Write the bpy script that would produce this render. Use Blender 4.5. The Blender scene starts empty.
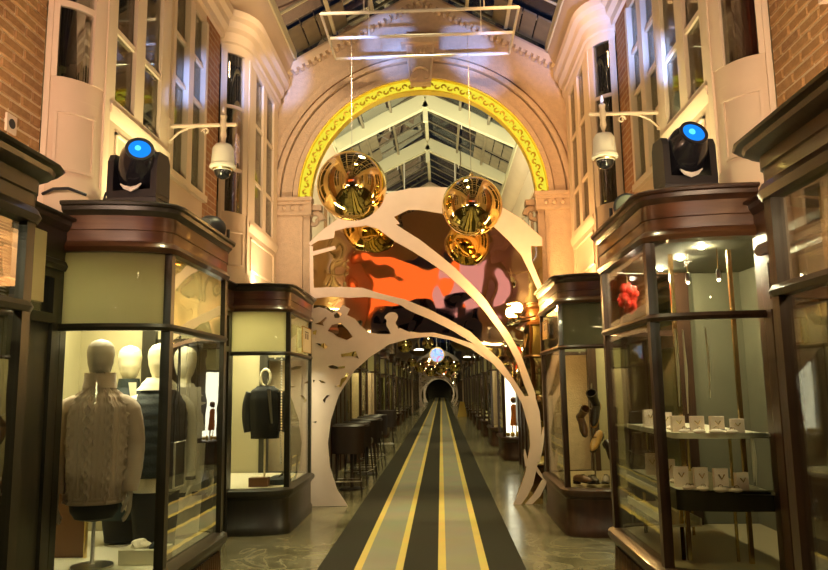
import bpy, math, random
from mathutils import Vector, Matrix
random.seed(7)
S = bpy.context.scene
COL = S.collection
PI = math.pi

# ------------------------------------------------------------------ camera
F_PX, CX, CY, CAM_H = 720.0, 414.0, 285.0, 1.6
ROLL = math.radians(0.9)
VP = (441.0, 386.0)            # pixel where the arcade's long axis (+Y) vanishes
_u, _v = (VP[0]-CX)/F_PX, -(VP[1]-CY)/F_PX
_c, _s = math.cos(ROLL), math.sin(ROLL)
_u2, _v2 = _c*_u+_s*_v, -_s*_u+_c*_v
_p = math.atan(-_v2); _a = math.atan(-_u2*math.cos(_p))
FWD = Vector((math.sin(_a)*math.cos(_p), math.cos(_a)*math.cos(_p), math.sin(_p)))
_r = Vector((math.cos(_a), -math.sin(_a), 0)); _up = _r.cross(FWD)
RGT = _c*_r-_s*_up; UPV = _s*_r+_c*_up
CAMP = Vector((0, 0, CAM_H))
def ray(x, y): return (x-CX)/F_PX*RGT-(y-CY)/F_PX*UPV+FWD
def atY(x, y, Y): d = ray(x, y); return CAMP+d*(Y/d.y)
def atX(x, y, X): d = ray(x, y); return CAMP+d*(X/d.x)
def atZ(x, y, Z): d = ray(x, y); return CAMP+d*((Z-CAM_H)/d.z)
cd = bpy.data.cameras.new('camera'); cam = bpy.data.objects.new('camera', cd); COL.objects.link(cam)
cam.matrix_world = Matrix(((RGT.x, UPV.x, -FWD.x, 0), (RGT.y, UPV.y, -FWD.y, 0), (RGT.z, UPV.z, -FWD.z, CAM_H), (0, 0, 0, 1)))
cd.sensor_width = 36; cd.lens = F_PX/828*36; cd.clip_start = 0.05; cd.clip_end = 300
S.camera = cam

# ------------------------------------------------------------------ world, exposure
w = bpy.data.worlds.new('night_sky'); S.world = w; w.use_nodes = True
w.node_tree.nodes['Background'].inputs[0].default_value = (0.02, 0.035, 0.08, 1)
w.node_tree.nodes['Background'].inputs[1].default_value = 0.25
S.view_settings.view_transform = 'Standard'; S.view_settings.look = 'None'
S.view_settings.exposure = 0.9; S.view_settings.gamma = 1.0; S.view_settings.use_curve_mapping = False
S.cycles.use_denoising = True
S.cycles.max_bounces = 10; S.cycles.transparent_max_bounces = 24; S.cycles.glossy_bounces = 5
S.cycles.sample_clamp_indirect = 6; S.cycles.caustics_reflective = False; S.cycles.caustics_refractive = False

AX = -0.21                     # arcade axis
HB = 1.54                      # half width at the shop fronts
HW = 2.34                      # half width at the upper wall
HO = 2.09                      # half width at the oriel faces
YA = 10.3                      # cross wall with the big arch
def SX(s, h): return AX+s*h

def aim(o, d): o.rotation_euler = Vector(d).to_track_quat('-Z', 'Y').to_euler()
def area(loc, d, size, power, col, sy=None):
    L = bpy.data.lights.new('area_light', 'AREA'); L.energy = power; L.color = col; L.size = size
    if sy: L.shape = 'RECTANGLE'; L.size_y = sy
    o = bpy.data.objects.new('area_light', L); COL.objects.link(o); o.location = loc; aim(o, d); return o
def point(loc, power, col, r=.05):
    L = bpy.data.lights.new('lamp_light', 'POINT'); L.energy = power; L.color = col; L.shadow_soft_size = r
    o = bpy.data.objects.new('lamp_light', L); COL.objects.link(o); o.location = loc; return o
def spot(loc, tgt, power, col, ang=30, blend=.4, r=.06):
    L = bpy.data.lights.new('spot_light', 'SPOT'); L.energy = power; L.color = col; L.spot_size = math.radians(ang); L.spot_blend = blend; L.shadow_soft_size = r
    o = bpy.data.objects.new('spot_light', L); COL.objects.link(o); o.location = loc; aim(o, Vector(tgt)-Vector(loc)); return o

WARM = (1.0, .70, .40); PINK = (1.0, .66, .46); YEL = (1.0, .86, .42); ORG = (1.0, .52, .20); BLU = (.22, .38, 1.0)
# added spots below the roof that brighten the arcade floor, no fixtures there
LIME = (1.0, .88, .46)
for y_, e_ in ((1.5, 420), (4.4, 420), (7.0, 420), (9.2, 300)):
    spot((AX, y_, 6.9), (AX, y_+.1, 0), e_, LIME, 70, .8, .25)
for y_ in (12.5, 16.5, 23, 30, 38, 47, 58, 70): spot((AX, y_, 6.6), (AX, y_, 0), 420, LIME, 90, .8, .3)
# uplights lying on the flat tops of the shop bays, behind their cornices
for s_, cA, cB in ((-1, PINK, (1, .70, .40)), (1, (1, .72, .46), ORG)):
    area((SX(s_, HB+.22), 5.2, 2.84), (s_*.10, 0, 1), 1.1, 15, YEL, .12)
    area((SX(s_, HB+.22), 2.4, 2.62), (s_*.3, .6, 1), 1.0, 36, cA, .12)
    area((SX(s_, HB+.22), 8.7, 2.84), (s_*.05, .25, 1), 1.0, 20, cB, .12)
    spot((AX+s_*1.0, 6.6, 6.3), (AX+s_*1.9, 10.3, 5.2), 190, cB, 60, .9, .12)  # added spot under the roof to brighten the arch wall
    area((SX(s_, HB+.25), 17.0, 2.95), (s_*.1, .1, 1), 2.4, 40, YEL, .12)
area((AX, 12.6, 4.6), (0, .95, 1), 1.6, 110, (1, .95, .60), .3)  # added area light in mid-air that brightens the rafters

# ------------------------------------------------------------------ materials
M = {}
def mat(name, col, rough=.6, metal=0., var=None, vscale=6., bump=0., bscale=30., stretch=None, coat=0., emit=None, estr=0., sheen=0., vdist='NOISE', spec=None):
    m = bpy.data.materials.new(name); m.use_nodes = True; nt = m.node_tree; b = nt.nodes['Principled BSDF']
    b.inputs['Base Color'].default_value = (*col, 1); b.inputs['Roughness'].default_value = rough; b.inputs['Metallic'].default_value = metal
    if coat: b.inputs['Coat Weight'].default_value = coat; b.inputs['Coat Roughness'].default_value = .08
    if sheen: b.inputs['Sheen Weight'].default_value = sheen
    if spec is not None: b.inputs['Specular IOR Level'].default_value = spec
    if emit: b.inputs['Emission Color'].default_value = (*emit, 1); b.inputs['Emission Strength'].default_value = estr
    tc = nt.nodes.new('ShaderNodeTexCoord'); src = tc.outputs['Object']
    if stretch:
        mp = nt.nodes.new('ShaderNodeMapping'); mp.inputs['Scale'].default_value = stretch; nt.links.new(src, mp.inputs[0]); src = mp.outputs[0]
    if var:
        n = nt.nodes.new('ShaderNodeTexNoise'); n.inputs['Scale'].default_value = vscale; n.inputs['Detail'].default_value = 5
        nt.links.new(src, n.inputs['Vector'])
        r = nt.nodes.new('ShaderNodeValToRGB'); r.color_ramp.elements[0].position = .35; r.color_ramp.elements[1].position = .68
        r.color_ramp.elements[0].color = (*col, 1); r.color_ramp.elements[1].color = (*var, 1)
        nt.links.new(n.outputs['Fac'], r.inputs[0]); nt.links.new(r.outputs[0], b.inputs['Base Color'])
    if bump:
        n2 = nt.nodes.new('ShaderNodeTexNoise'); n2.inputs['Scale'].default_value = bscale; n2.inputs['Detail'].default_value = 3; nt.links.new(src, n2.inputs['Vector'])
        bp = nt.nodes.new('ShaderNodeBump'); bp.inputs['Strength'].default_value = bump; bp.inputs['Distance'].default_value = .02
        nt.links.new(n2.outputs['Fac'], bp.inputs['Height']); nt.links.new(bp.outputs[0], b.inputs['Normal'])
    M[name] = m; return m
def emis(name, col, st):
    m = bpy.data.materials.new(name); m.use_nodes = True; nt = m.node_tree; nt.nodes.clear()
    e = nt.nodes.new('ShaderNodeEmission'); e.inputs[0].default_value = (*col, 1); e.inputs[1].default_value = st
    o = nt.nodes.new('ShaderNodeOutputMaterial'); nt.links.new(e.outputs[0], o.inputs[0]); M[name] = m; return m
def glassmat(name, tint=(1, 1, 1), ior=1.45, rough=0.0, wob=0.0):
    m = bpy.data.materials.new(name); m.use_nodes = True; nt = m.node_tree; nt.nodes.clear()
    t = nt.nodes.new('ShaderNodeBsdfTransparent'); t.inputs[0].default_value = (*tint, 1)
    g = nt.nodes.new('ShaderNodeBsdfGlossy'); g.inputs['Roughness'].default_value = rough
    fr0 = nt.nodes.new('ShaderNodeFresnel'); fr0.inputs[0].default_value = ior; fr = nt.nodes.new('ShaderNodeMath'); fr.operation = 'MULTIPLY'; fr.inputs[1].default_value = .55; nt.links.new(fr0.outputs[0], fr.inputs[0])
    mx = nt.nodes.new('ShaderNodeMixShader'); o = nt.nodes.new('ShaderNodeOutputMaterial')
    if wob:
        tc = nt.nodes.new('ShaderNodeTexCoord'); n = nt.nodes.new('ShaderNodeTexNoise'); n.inputs['Scale'].default_value = 2.2; nt.links.new(tc.outputs['Object'], n.inputs[0])
        bp = nt.nodes.new('ShaderNodeBump'); bp.inputs['Strength'].default_value = wob; bp.inputs['Distance'].default_value = .02
        nt.links.new(n.outputs[0], bp.inputs['Height']); nt.links.new(bp.outputs[0], g.inputs['Normal'])
    nt.links.new(fr.outputs[0], mx.inputs[0]); nt.links.new(t.outputs[0], mx.inputs[1]); nt.links.new(g.outputs[0], mx.inputs[2]); nt.links.new(mx.outputs[0], o.inputs[0])
    M[name] = m; return m

mat('cream', (.63, .49, .35), .55, var=(.59, .455, .32), vscale=2.5, bump=.08, bscale=9)
mat('cream_trim', (.70, .56, .41), .5)
mat('stone', (.64, .49, .35), .8, var=(.56, .43, .31), vscale=14, bump=.5, bscale=45)
mat('wood', (.032, .013, .006), .36, var=(.055, .023, .010), vscale=3, stretch=(6, 6, .7), coat=.15, bump=.05, bscale=20)
mat('wood_fascia', (.060, .026, .011), .28, var=(.12, .055, .022), vscale=2, stretch=(1, 1, 9), coat=.35, bump=.04, bscale=12)
mat('wood_green', (.014, .012, .006), .38, var=(.024, .019, .009), vscale=3, stretch=(6, 6, .8), coat=.1)
mat('grille', (.12, .06, .025), .35, coat=.3)
mat('olive_wall', (.38, .33, .19), .7, var=(.33, .29, .16), vscale=2)
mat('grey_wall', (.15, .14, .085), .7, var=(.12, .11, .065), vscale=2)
mat('blind', (.50, .45, .27), .6, var=(.44, .40, .24), vscale=3)
mat('blind_gold', (.62, .48, .22), .45, var=(.50, .38, .16), vscale=7)
def translucent(name, frac=.5):
    m = M[name]; nt = m.node_tree; b = nt.nodes['Principled BSDF']; t = nt.nodes.new('ShaderNodeBsdfTranslucent'); t.inputs[0].default_value = (.62, .58, .40, 1)
    mx = nt.nodes.new('ShaderNodeMixShader'); mx.inputs[0].default_value = frac; out = nt.nodes['Material Output']
    nt.links.new(b.outputs[0], mx.inputs[1]); nt.links.new(t.outputs[0], mx.inputs[2]); nt.links.new(mx.outputs[0], out.inputs[0])
mat('blind_bright', (.55, .50, .30), .6, var=(.48, .43, .25), vscale=3)
translucent('blind', .30); translucent('blind_gold', .6); translucent('blind_bright', .55)
mat('slat', (.62, .58, .42), .5)
mat('deck', (.30, .24, .13), .35)
mat('deck_white', (.66, .62, .46), .4)
mat('brass', (.80, .62, .28), .22, 1.0)
mat('gold_trim', (.95, .78, .05), .4, 0.2)
mat('steel', (.45, .43, .38), .3, 1.0)
mat('white_metal', (.74, .70, .62), .4)
mat('black_plastic', (.012, .012, .016), .38)
mat('black_gloss', (.012, .012, .016), .16, coat=.4)
mat('mannequin', (.78, .72, .52), .38)
mat('mannequin_grey', (.30, .25, .20), .5)
mat('knit_beige', (.40, .30, .22), .9, sheen=.3, bump=.25, bscale=240)
mat('knit_white', (.78, .73, .56), .85, sheen=.3, bump=.3, bscale=120)
mat('navy', (.018, .026, .030), .55, var=(.03, .04, .045), vscale=14, bump=.2, bscale=60)
mat('dark_cloth', (.014, .022, .022), .6, var=(.03, .05, .05), vscale=9, bump=.2, bscale=70)
mat('black_cloth', (.012, .012, .012), .75)
mat('leather_dark', (.03, .018, .012), .35)
mat('leather_tan', (.50, .27, .07), .4)
mat('leather_brown', (.16, .07, .03), .35)
mat('paper_pink', (.88, .74, .62), .7)
mat('white_print', (.78, .64, .58), .5, var=(.75, .61, .55), vscale=8)
mat('red_resin', (.70, .05, .03), .18, coat=.5)
mat('chair_dark', (.02, .012, .009), .45)
mat('curtain_red', (.30, .085, .055), .8, stretch=(14, 14, .3), var=(.20, .05, .035), vscale=1.6)
mat('curtain_grey', (.09, .08, .075), .8, stretch=(14, 14, .3), var=(.05, .045, .045), vscale=1.6)
mat('room_dark', (.07, .065, .05), .9)
mat('room_mid', (.34, .29, .19), .9)
mat('mortar', (.66, .52, .32), .9, bump=.3, bscale=60)
mat('brick_a', (.40, .215, .075), .85, var=(.31, .16, .055), vscale=25, bump=.4, bscale=70)
mat('brick_b', (.34, .185, .065), .85, var=(.43, .24, .09), vscale=25, bump=.4, bscale=70)
mat('brick_c', (.27, .135, .05), .85, var=(.37, .20, .075), vscale=25, bump=.4, bscale=70)
mat('lens_grey', (.10, .11, .09), .15, coat=.5)
mat('sign_white', (.75, .70, .55), .5)
mat('sign_ink', (.05, .04, .03), .5)
mat('coral', (.80, .12, .03), .6, emit=(1.0, .17, .04), estr=.7)
mat('yellow_vinyl', (.75, .50, .08), .5)
mat('orange_cloth', (.80, .25, .06), .7)
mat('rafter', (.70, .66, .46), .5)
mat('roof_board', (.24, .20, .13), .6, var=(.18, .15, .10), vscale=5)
mat('lamp_shade', (.10, .06, .02), .3, .6)
glassmat('glass', (.97, .98, .94), 1.23, 0, .05)
glassmat('glass_upper', (.78, .78, .72), 1.9)
glassmat('glass_sky', (.55, .58, .62), 1.5)
emis('display_light', (1.0, .92, .60), 14.0)
emis('spot_puck', (1.0, .90, .58), 1700.0)
emis('display_light_dim', (1.0, .84, .45), 6.0)
emis('backlit_white', (1.0, .93, .70), 1.5)
emis('led_yellow', (1.0, .84, .05), .50)
mat('gilt_carving', (.52, .36, .02), .45, .3)
emis('bulb', (1.0, .62, .18), 60)
emis('blue_lens', (.01, .22, .9), .75)
emis('blue_core', (.08, .65, 1.0), 1.1)
emis('room_lamp', (.95, .85, .40), 3.0)
mat('pink_panel', (.70, .35, .50), .6, emit=(.9, .42, .62), estr=.45)

def gold_mirror(name, col, rough, wob, wscale):
    m = mat(name, col, rough, 1.0); nt = m.node_tree; b = nt.nodes['Principled BSDF']
    tc = nt.nodes.new('ShaderNodeTexCoord'); n = nt.nodes.new('ShaderNodeTexNoise'); n.inputs['Scale'].default_value = wscale; n.inputs['Detail'].default_value = 1
    nt.links.new(tc.outputs['Object'], n.inputs[0]); bp = nt.nodes.new('ShaderNodeBump'); bp.inputs['Strength'].default_value = wob; bp.inputs['Distance'].default_value = .05
    nt.links.new(n.outputs[0], bp.inputs['Height']); nt.links.new(bp.outputs[0], b.inputs['Normal'])
gold_mirror('mirror_gold', (.82, .64, .34), .03, .42, 1.7)
gold_mirror('ball_gold', (.88, .69, .27), .035, .10, 5.0)

def brick_tex(name):
    m = mat(name, (.4, .2, .08), .85); nt = m.node_tree; b = nt.nodes['Principled BSDF']
    tc = nt.nodes.new('ShaderNodeTexCoord'); mp = nt.nodes.new('ShaderNodeMapping'); mp.inputs['Rotation'].default_value = (0, PI/2, PI/2)
    sp = nt.nodes.new('ShaderNodeSeparateXYZ'); cb = nt.nodes.new('ShaderNodeCombineXYZ')
    nt.links.new(tc.outputs['Object'], sp.inputs[0]); nt.links.new(sp.outputs[1], cb.inputs[0]); nt.links.new(sp.outputs[2], cb.inputs[1])
    br = nt.nodes.new('ShaderNodeTexBrick'); br.inputs['Color1'].default_value = (.38, .17, .06, 1); br.inputs['Color2'].default_value = (.26, .11, .045, 1); br.inputs['Mortar'].default_value = (.45, .30, .17, 1)
    br.inputs['Scale'].default_value = 1; br.inputs['Brick Width'].default_value = .225; br.inputs['Row Height'].default_value = .075; br.inputs['Mortar Size'].default_value = .007
    nt.links.new(cb.outputs[0], br.inputs['Vector']); nt.links.new(br.outputs['Color'], b.inputs['Base Color'])
    bp = nt.nodes.new('ShaderNodeBump'); bp.inputs['Strength'].default_value = .6; bp.inputs['Distance'].default_value = .01; bp.invert = True
    nt.links.new(br.outputs['Fac'], bp.inputs['Height']); nt.links.new(bp.outputs[0], b.inputs['Normal'])
brick_tex('brick_small')

def floor_mat():
    m = mat('marble_floor', (.12, .115, .07), .16, coat=.15); nt = m.node_tree; b = nt.nodes['Principled BSDF']
    tc = nt.nodes.new('ShaderNodeTexCoord'); n = nt.nodes.new('ShaderNodeTexNoise'); n.inputs['Scale'].default_value = 1.3; n.inputs['Detail'].default_value = 6; n.inputs['Distortion'].default_value = 1.6
    nt.links.new(tc.outputs['Object'], n.inputs[0])
    r = nt.nodes.new('ShaderNodeValToRGB'); e = r.color_ramp.elements
    e[0].position = .38; e[0].color = (.085, .075, .038, 1); e[1].position = .62; e[1].color = (.19, .172, .10, 1)
    nt.links.new(n.outputs[0], r.inputs[0])
    n2 = nt.nodes.new('ShaderNodeTexNoise'); n2.inputs['Scale'].default_value = 1.1; n2.inputs['Detail'].default_value = 5; n2.inputs['Distortion'].default_value = 2.5; nt.links.new(tc.outputs['Object'], n2.inputs[0])
    r2 = nt.nodes.new('ShaderNodeValToRGB'); q = r2.color_ramp.elements
    q[0].position = .44; q[0].color = (0, 0, 0, 1); q[1].position = .5; q[1].color = (1, 1, 1, 1); z = q.new(.56); z.color = (0, 0, 0, 1)
    nt.links.new(n2.outputs[0], r2.inputs[0])
    mx = nt.nodes.new('ShaderNodeMix'); mx.data_type = 'RGBA'; nt.links.new(r2.outputs[0], mx.inputs[0]); nt.links.new(r.outputs[0], mx.inputs[6]); mx.inputs[7].default_value = (.225, .20, .12, 1)
    nt.links.new(mx.outputs[2], b.inputs['Base Color'])
    n3 = nt.nodes.new('ShaderNodeTexNoise'); n3.inputs['Scale'].default_value = 3.0; n3.inputs['Detail'].default_value = 3; nt.links.new(tc.outputs['Object'], n3.inputs[0])
    mr = nt.nodes.new('ShaderNodeMapRange'); mr.inputs[3].default_value = .10; mr.inputs[4].default_value = .30; nt.links.new(n3.outputs[0], mr.inputs[0]); nt.links.new(mr.outputs[0], b.inputs['Roughness'])
    bp = nt.nodes.new('ShaderNodeBump'); bp.inputs['Strength'].default_value = .10; bp.inputs['Distance'].default_value = .02; nt.links.new(n3.outputs[0], bp.inputs['Height']); nt.links.new(bp.outputs[0], b.inputs['Normal'])
floor_mat()

def carpet_mat():
    m = mat('carpet', (.1, .1, .1), .95, sheen=.1, spec=.1); nt = m.node_tree; b = nt.nodes['Principled BSDF']
    tc = nt.nodes.new('ShaderNodeTexCoord'); sp = nt.nodes.new('ShaderNodeSeparateXYZ'); nt.links.new(tc.outputs['Object'], sp.inputs[0])
    mr = nt.nodes.new('ShaderNodeMapRange'); mr.inputs[1].default_value = -.9175; mr.inputs[2].default_value = .9175; nt.links.new(sp.outputs[0], mr.inputs[0])
    r = nt.nodes.new('ShaderNodeValToRGB'); r.color_ramp.interpolation = 'CONSTANT'; e = r.color_ramp.elements
    D, Y, G = (.030, .026, .014, 1), (.70, .53, .15, 1), (.30, .28, .20, 1)
    stops = [(0, D), (.176, Y), (.214, G), (.376, Y), (.411, D), (.582, Y), (.618, G), (.783, Y), (.823, D)]
    e[0].position = 0; e[0].color = D; e[1].position = stops[1][0]; e[1].color = Y
    for p, c in stops[2:]: k = e.new(p); k.color = c
    nt.links.new(mr.outputs[0], r.inputs[0])
    n = nt.nodes.new('ShaderNodeTexNoise'); n.inputs['Scale'].default_value = 2.0; n.inputs['Detail'].default_value = 8; nt.links.new(tc.outputs['Object'], n.inputs[0])
    mx = nt.nodes.new('ShaderNodeMix'); mx.data_type = 'RGBA'; mx.blend_type = 'MULTIPLY'; mx.inputs[0].default_value = .35
    nt.links.new(r.outputs[0], mx.inputs[6]); nt.links.new(n.outputs['Color'], mx.inputs[7]); nt.links.new(mx.outputs[2], b.inputs['Base Color'])
    n2 = nt.nodes.new('ShaderNodeTexNoise'); n2.inputs['Scale'].default_value = 300; nt.links.new(tc.outputs['Object'], n2.inputs[0])
    bp = nt.nodes.new('ShaderNodeBump'); bp.inputs['Strength'].default_value = .4; bp.inputs['Distance'].default_value = .004; nt.links.new(n2.outputs[0], bp.inputs['Height']); nt.links.new(bp.outputs[0], b.inputs['Normal'])
carpet_mat()

def disc_reflection_mat():  # mirror-ball reflections put into the colour, with a slight glow
    m = mat('disc_reflections', (.3, .3, .6), .15, 0.3); nt = m.node_tree; b = nt.nodes['Principled BSDF']
    tc = nt.nodes.new('ShaderNodeTexCoord'); n = nt.nodes.new('ShaderNodeTexNoise'); n.inputs['Scale'].default_value = 3.5; n.inputs['Distortion'].default_value = 1.5; nt.links.new(tc.outputs['Object'], n.inputs[0])
    r = nt.nodes.new('ShaderNodeValToRGB'); e = r.color_ramp.elements; e[0].position = .35; e[0].color = (.10, .16, .75, 1); e[1].position = .66; e[1].color = (.55, .12, .32, 1); k = e.new(.5); k.color = (.25, .45, .65, 1)
    nt.links.new(n.outputs[0], r.inputs[0]); nt.links.new(r.outputs[0], b.inputs['Base Color']); nt.links.new(r.outputs[0], b.inputs['Emission Color']); b.inputs['Emission Strength'].default_value = .8
disc_reflection_mat()

# ------------------------------------------------------------------ mesh helpers
class MB:
    def __init__(s): s.v = []; s.f = []
    def add(s, vs, fs):
        o = len(s.v); s.v += [tuple(p) for p in vs]; s.f += [tuple(i+o for i in f) for f in fs]; return s
    def box(s, x0, x1, y0, y1, z0, z1):
        if x0 > x1: x0, x1 = x1, x0
        return s.add([(x0, y0, z0), (x1, y0, z0), (x1, y1, z0), (x0, y1, z0), (x0, y0, z1), (x1, y0, z1), (x1, y1, z1), (x0, y1, z1)],
                     [(0, 3, 2, 1), (4, 5, 6, 7), (0, 1, 5, 4), (1, 2, 6, 5), (2, 3, 7, 6), (3, 0, 4, 7)])
    def cbox(s, c, d, rz=0.):
        h = [x/2 for x in d]; ca, sa = math.cos(rz), math.sin(rz); vs = []
        for z in (-h[2], h[2]):
            for x, y in ((-h[0], -h[1]), (h[0], -h[1]), (h[0], h[1]), (-h[0], h[1])): vs.append((c[0]+x*ca-y*sa, c[1]+x*sa+y*ca, c[2]+z))
        return s.add(vs, [(0, 3, 2, 1), (4, 5, 6, 7), (0, 1, 5, 4), (1, 2, 6, 5), (2, 3, 7, 6), (3, 0, 4, 7)])
    def beam(s, a, b, wd, h, up=(0, 0, 1)):
        a, b = Vector(a), Vector(b); t = (b-a).normalized(); u = Vector(up); sd = t.cross(u)
        if sd.length < 1e-4: sd = t.cross(Vector((1, 0, 0)))
        sd.normalize(); u = sd.cross(t); vs = []
        for p in (a, b):
            for i, j in ((-1, -1), (1, -1), (1, 1), (-1, 1)): vs.append(p+sd*(i*wd/2)+u*(j*h/2))
        return s.add(vs, [(0, 1, 2, 3), (7, 6, 5, 4), (0, 4, 5, 1), (1, 5, 6, 2), (2, 6, 7, 3), (3, 7, 4, 0)])
    def rings(s, rs, cap=True, closed=True):
        n = len(rs[0]); vs = [p for r in rs for p in r]; fs = []
        for i in range(len(rs)-1):
            for j in range(n if closed else n-1):
                k = (j+1) % n; fs.append((i*n+j, i*n+k, (i+1)*n+k, (i+1)*n+j))
        if cap and closed: fs.append(tuple(range(n-1, -1, -1))); fs.append(tuple((len(rs)-1)*n+j for j in range(n)))
        return s.add(vs, fs)
    def tube(s, pts, r, n=8, cap=True):
        pts = [Vector(p) for p in pts]; rr = r if isinstance(r, (list, tuple)) else [r]*len(pts); rs = []; prev = None
        for i, p in enumerate(pts):
            t = (pts[min(i+1, len(pts)-1)]-pts[max(i-1, 0)]).normalized()
            if prev is None: a = t.cross(Vector((0, 0, 1)) if abs(t.z) < .9 else Vector((1, 0, 0))).normalized()
            else: a = (prev-t*prev.dot(t)).normalized()
            prev = a; b = t.cross(a)
            rs.append([p+(a*math.cos(q)+b*math.sin(q))*rr[i] for q in (2*PI*k/n for k in range(n))])
        return s.rings(rs, cap)
    def lathe(s, prof, c=(0, 0, 0), n=16, axis=(0, 0, 1), sy=1., hole=False):
        ax = Vector(axis).normalized(); a = ax.cross(Vector((0, 1, 0)) if abs(ax.y) < .9 else Vector((1, 0, 0))).normalized(); b = ax.cross(a); c = Vector(c)
        if hole: prof = list(prof)+[prof[0]]
        return s.rings([[c+ax*z+(a*math.cos(q)+b*math.sin(q)*sy)*max(r, 1e-4) for q in (2*PI*k/n for k in range(n))] for r, z in prof], not hole)
    def prism(s, poly, a0, a1, ax='y'):
        f = {'y': lambda p, a: (p[0], a, p[1]), 'z': lambda p, a: (p[0], p[1], a), 'x': lambda p, a: (a, p[0], p[1])}[ax]; n = len(poly)
        return s.add([f(p, a0) for p in poly]+[f(p, a1) for p in poly], [tuple(range(n)), tuple(range(2*n-1, n-1, -1))]+[(i, (i+1) % n, n+(i+1) % n, n+i) for i in range(n)])
    def ball(s, c, r, n=16, m=10, sc=(1, 1, 1)):
        return s.rings([[(c[0]+r*sc[0]*math.sin(t)*math.cos(q), c[1]+r*sc[1]*math.sin(t)*math.sin(q), c[2]-r*sc[2]*math.cos(t)) for q in (2*PI*k/n for k in range(n))] for t in (.02+(PI-.04)*i/m for i in range(m+1))])
    def sweep(s, path, prof, closed_prof=True):
        """path: plan points with outward normals [(x,y,nx,ny)]; prof: [(out,z)]"""
        rs = [[(x+nx*o, y+ny*o, z) for o, z in prof] for x, y, nx, ny in path]
        return s.rings(rs, True, closed_prof)
def world_loc(o):
    L = Vector((0, 0, 0))
    while o is not None: L += o.location; o = o.parent
    return L
SMOOTH_ANG = math.radians(38)
def build(mb, name, m, parent=None, smooth=False, origin=None):
    me = bpy.data.meshes.new(name)
    if parent is not None: org = world_loc(parent)
    elif origin is not None: org = Vector(origin)
    else:
        xs, ys, zs = zip(*mb.v); org = Vector(((min(xs)+max(xs))/2, (min(ys)+max(ys))/2, min(zs)))
    me.from_pydata([(v[0]-org.x, v[1]-org.y, v[2]-org.z) for v in mb.v], [], mb.f); me.update()
    o = bpy.data.objects.new(name, me); COL.objects.link(o); me.materials.append(M[m])
    if smooth:
        me.polygons.foreach_set('use_smooth', [True]*len(me.polygons))
        try: me.set_sharp_from_angle(angle=SMOOTH_ANG)
        except Exception: pass
    if parent is not None: o.parent = parent
    else: o.location = org
    return o
def empty(name, loc):
    o = bpy.data.objects.new(name, None); COL.objects.link(o); o.location = loc; o.empty_display_size = .1; return o
def tag(o, label, cat, group=None):
    o['label'] = label; o['category'] = cat
    if group: o['group'] = group
    return o
def struct(o): o['kind'] = 'structure'; return o
def copy_tree(o, parent=None):
    c = o.copy(); COL.objects.link(c); c.parent = parent
    for ch in list(o.children): copy_tree(ch, c)
    return c
def bx(*a): return MB().box(*a)

def bay_path(s, h0, depth, b, yc, L, n=8, part='all', hmap=None):
    """plan path of a round-cornered bay: near curve, straight side, far curve; outward normals"""
    pts = []
    def p(d, y, nd, ny): pts.append((SX(s, h0+d), y, s*nd, ny))
    def arc(y0, sgn, rev):
        ts = [PI/2*i/n for i in range(n+1)]
        if rev: ts = ts[::-1]
        for t in ts:
            nd, ny = -math.sin(t)/depth, -math.cos(t)/b*sgn; k = math.hypot(nd, ny)
            p(depth-depth*math.sin(t), y0-sgn*b*math.cos(t), nd/k, ny/k)
    if part in ('all', 'near'): arc(yc, 1, False)
    if part == 'side': p(0, yc, -1, 0); p(0, yc+L, -1, 0)
    if part in ('all', 'far'): arc(yc+L, -1, True)
    return pts
# ================================================================== the setting
YN, YF = -4.0, 102.0
o = struct(build(bx(SX(-1, 4.2), SX(1, 4.2), YN-8, YF, -.12, 0), 'floor', 'marble_floor', origin=(AX, 0, 0)))

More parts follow.
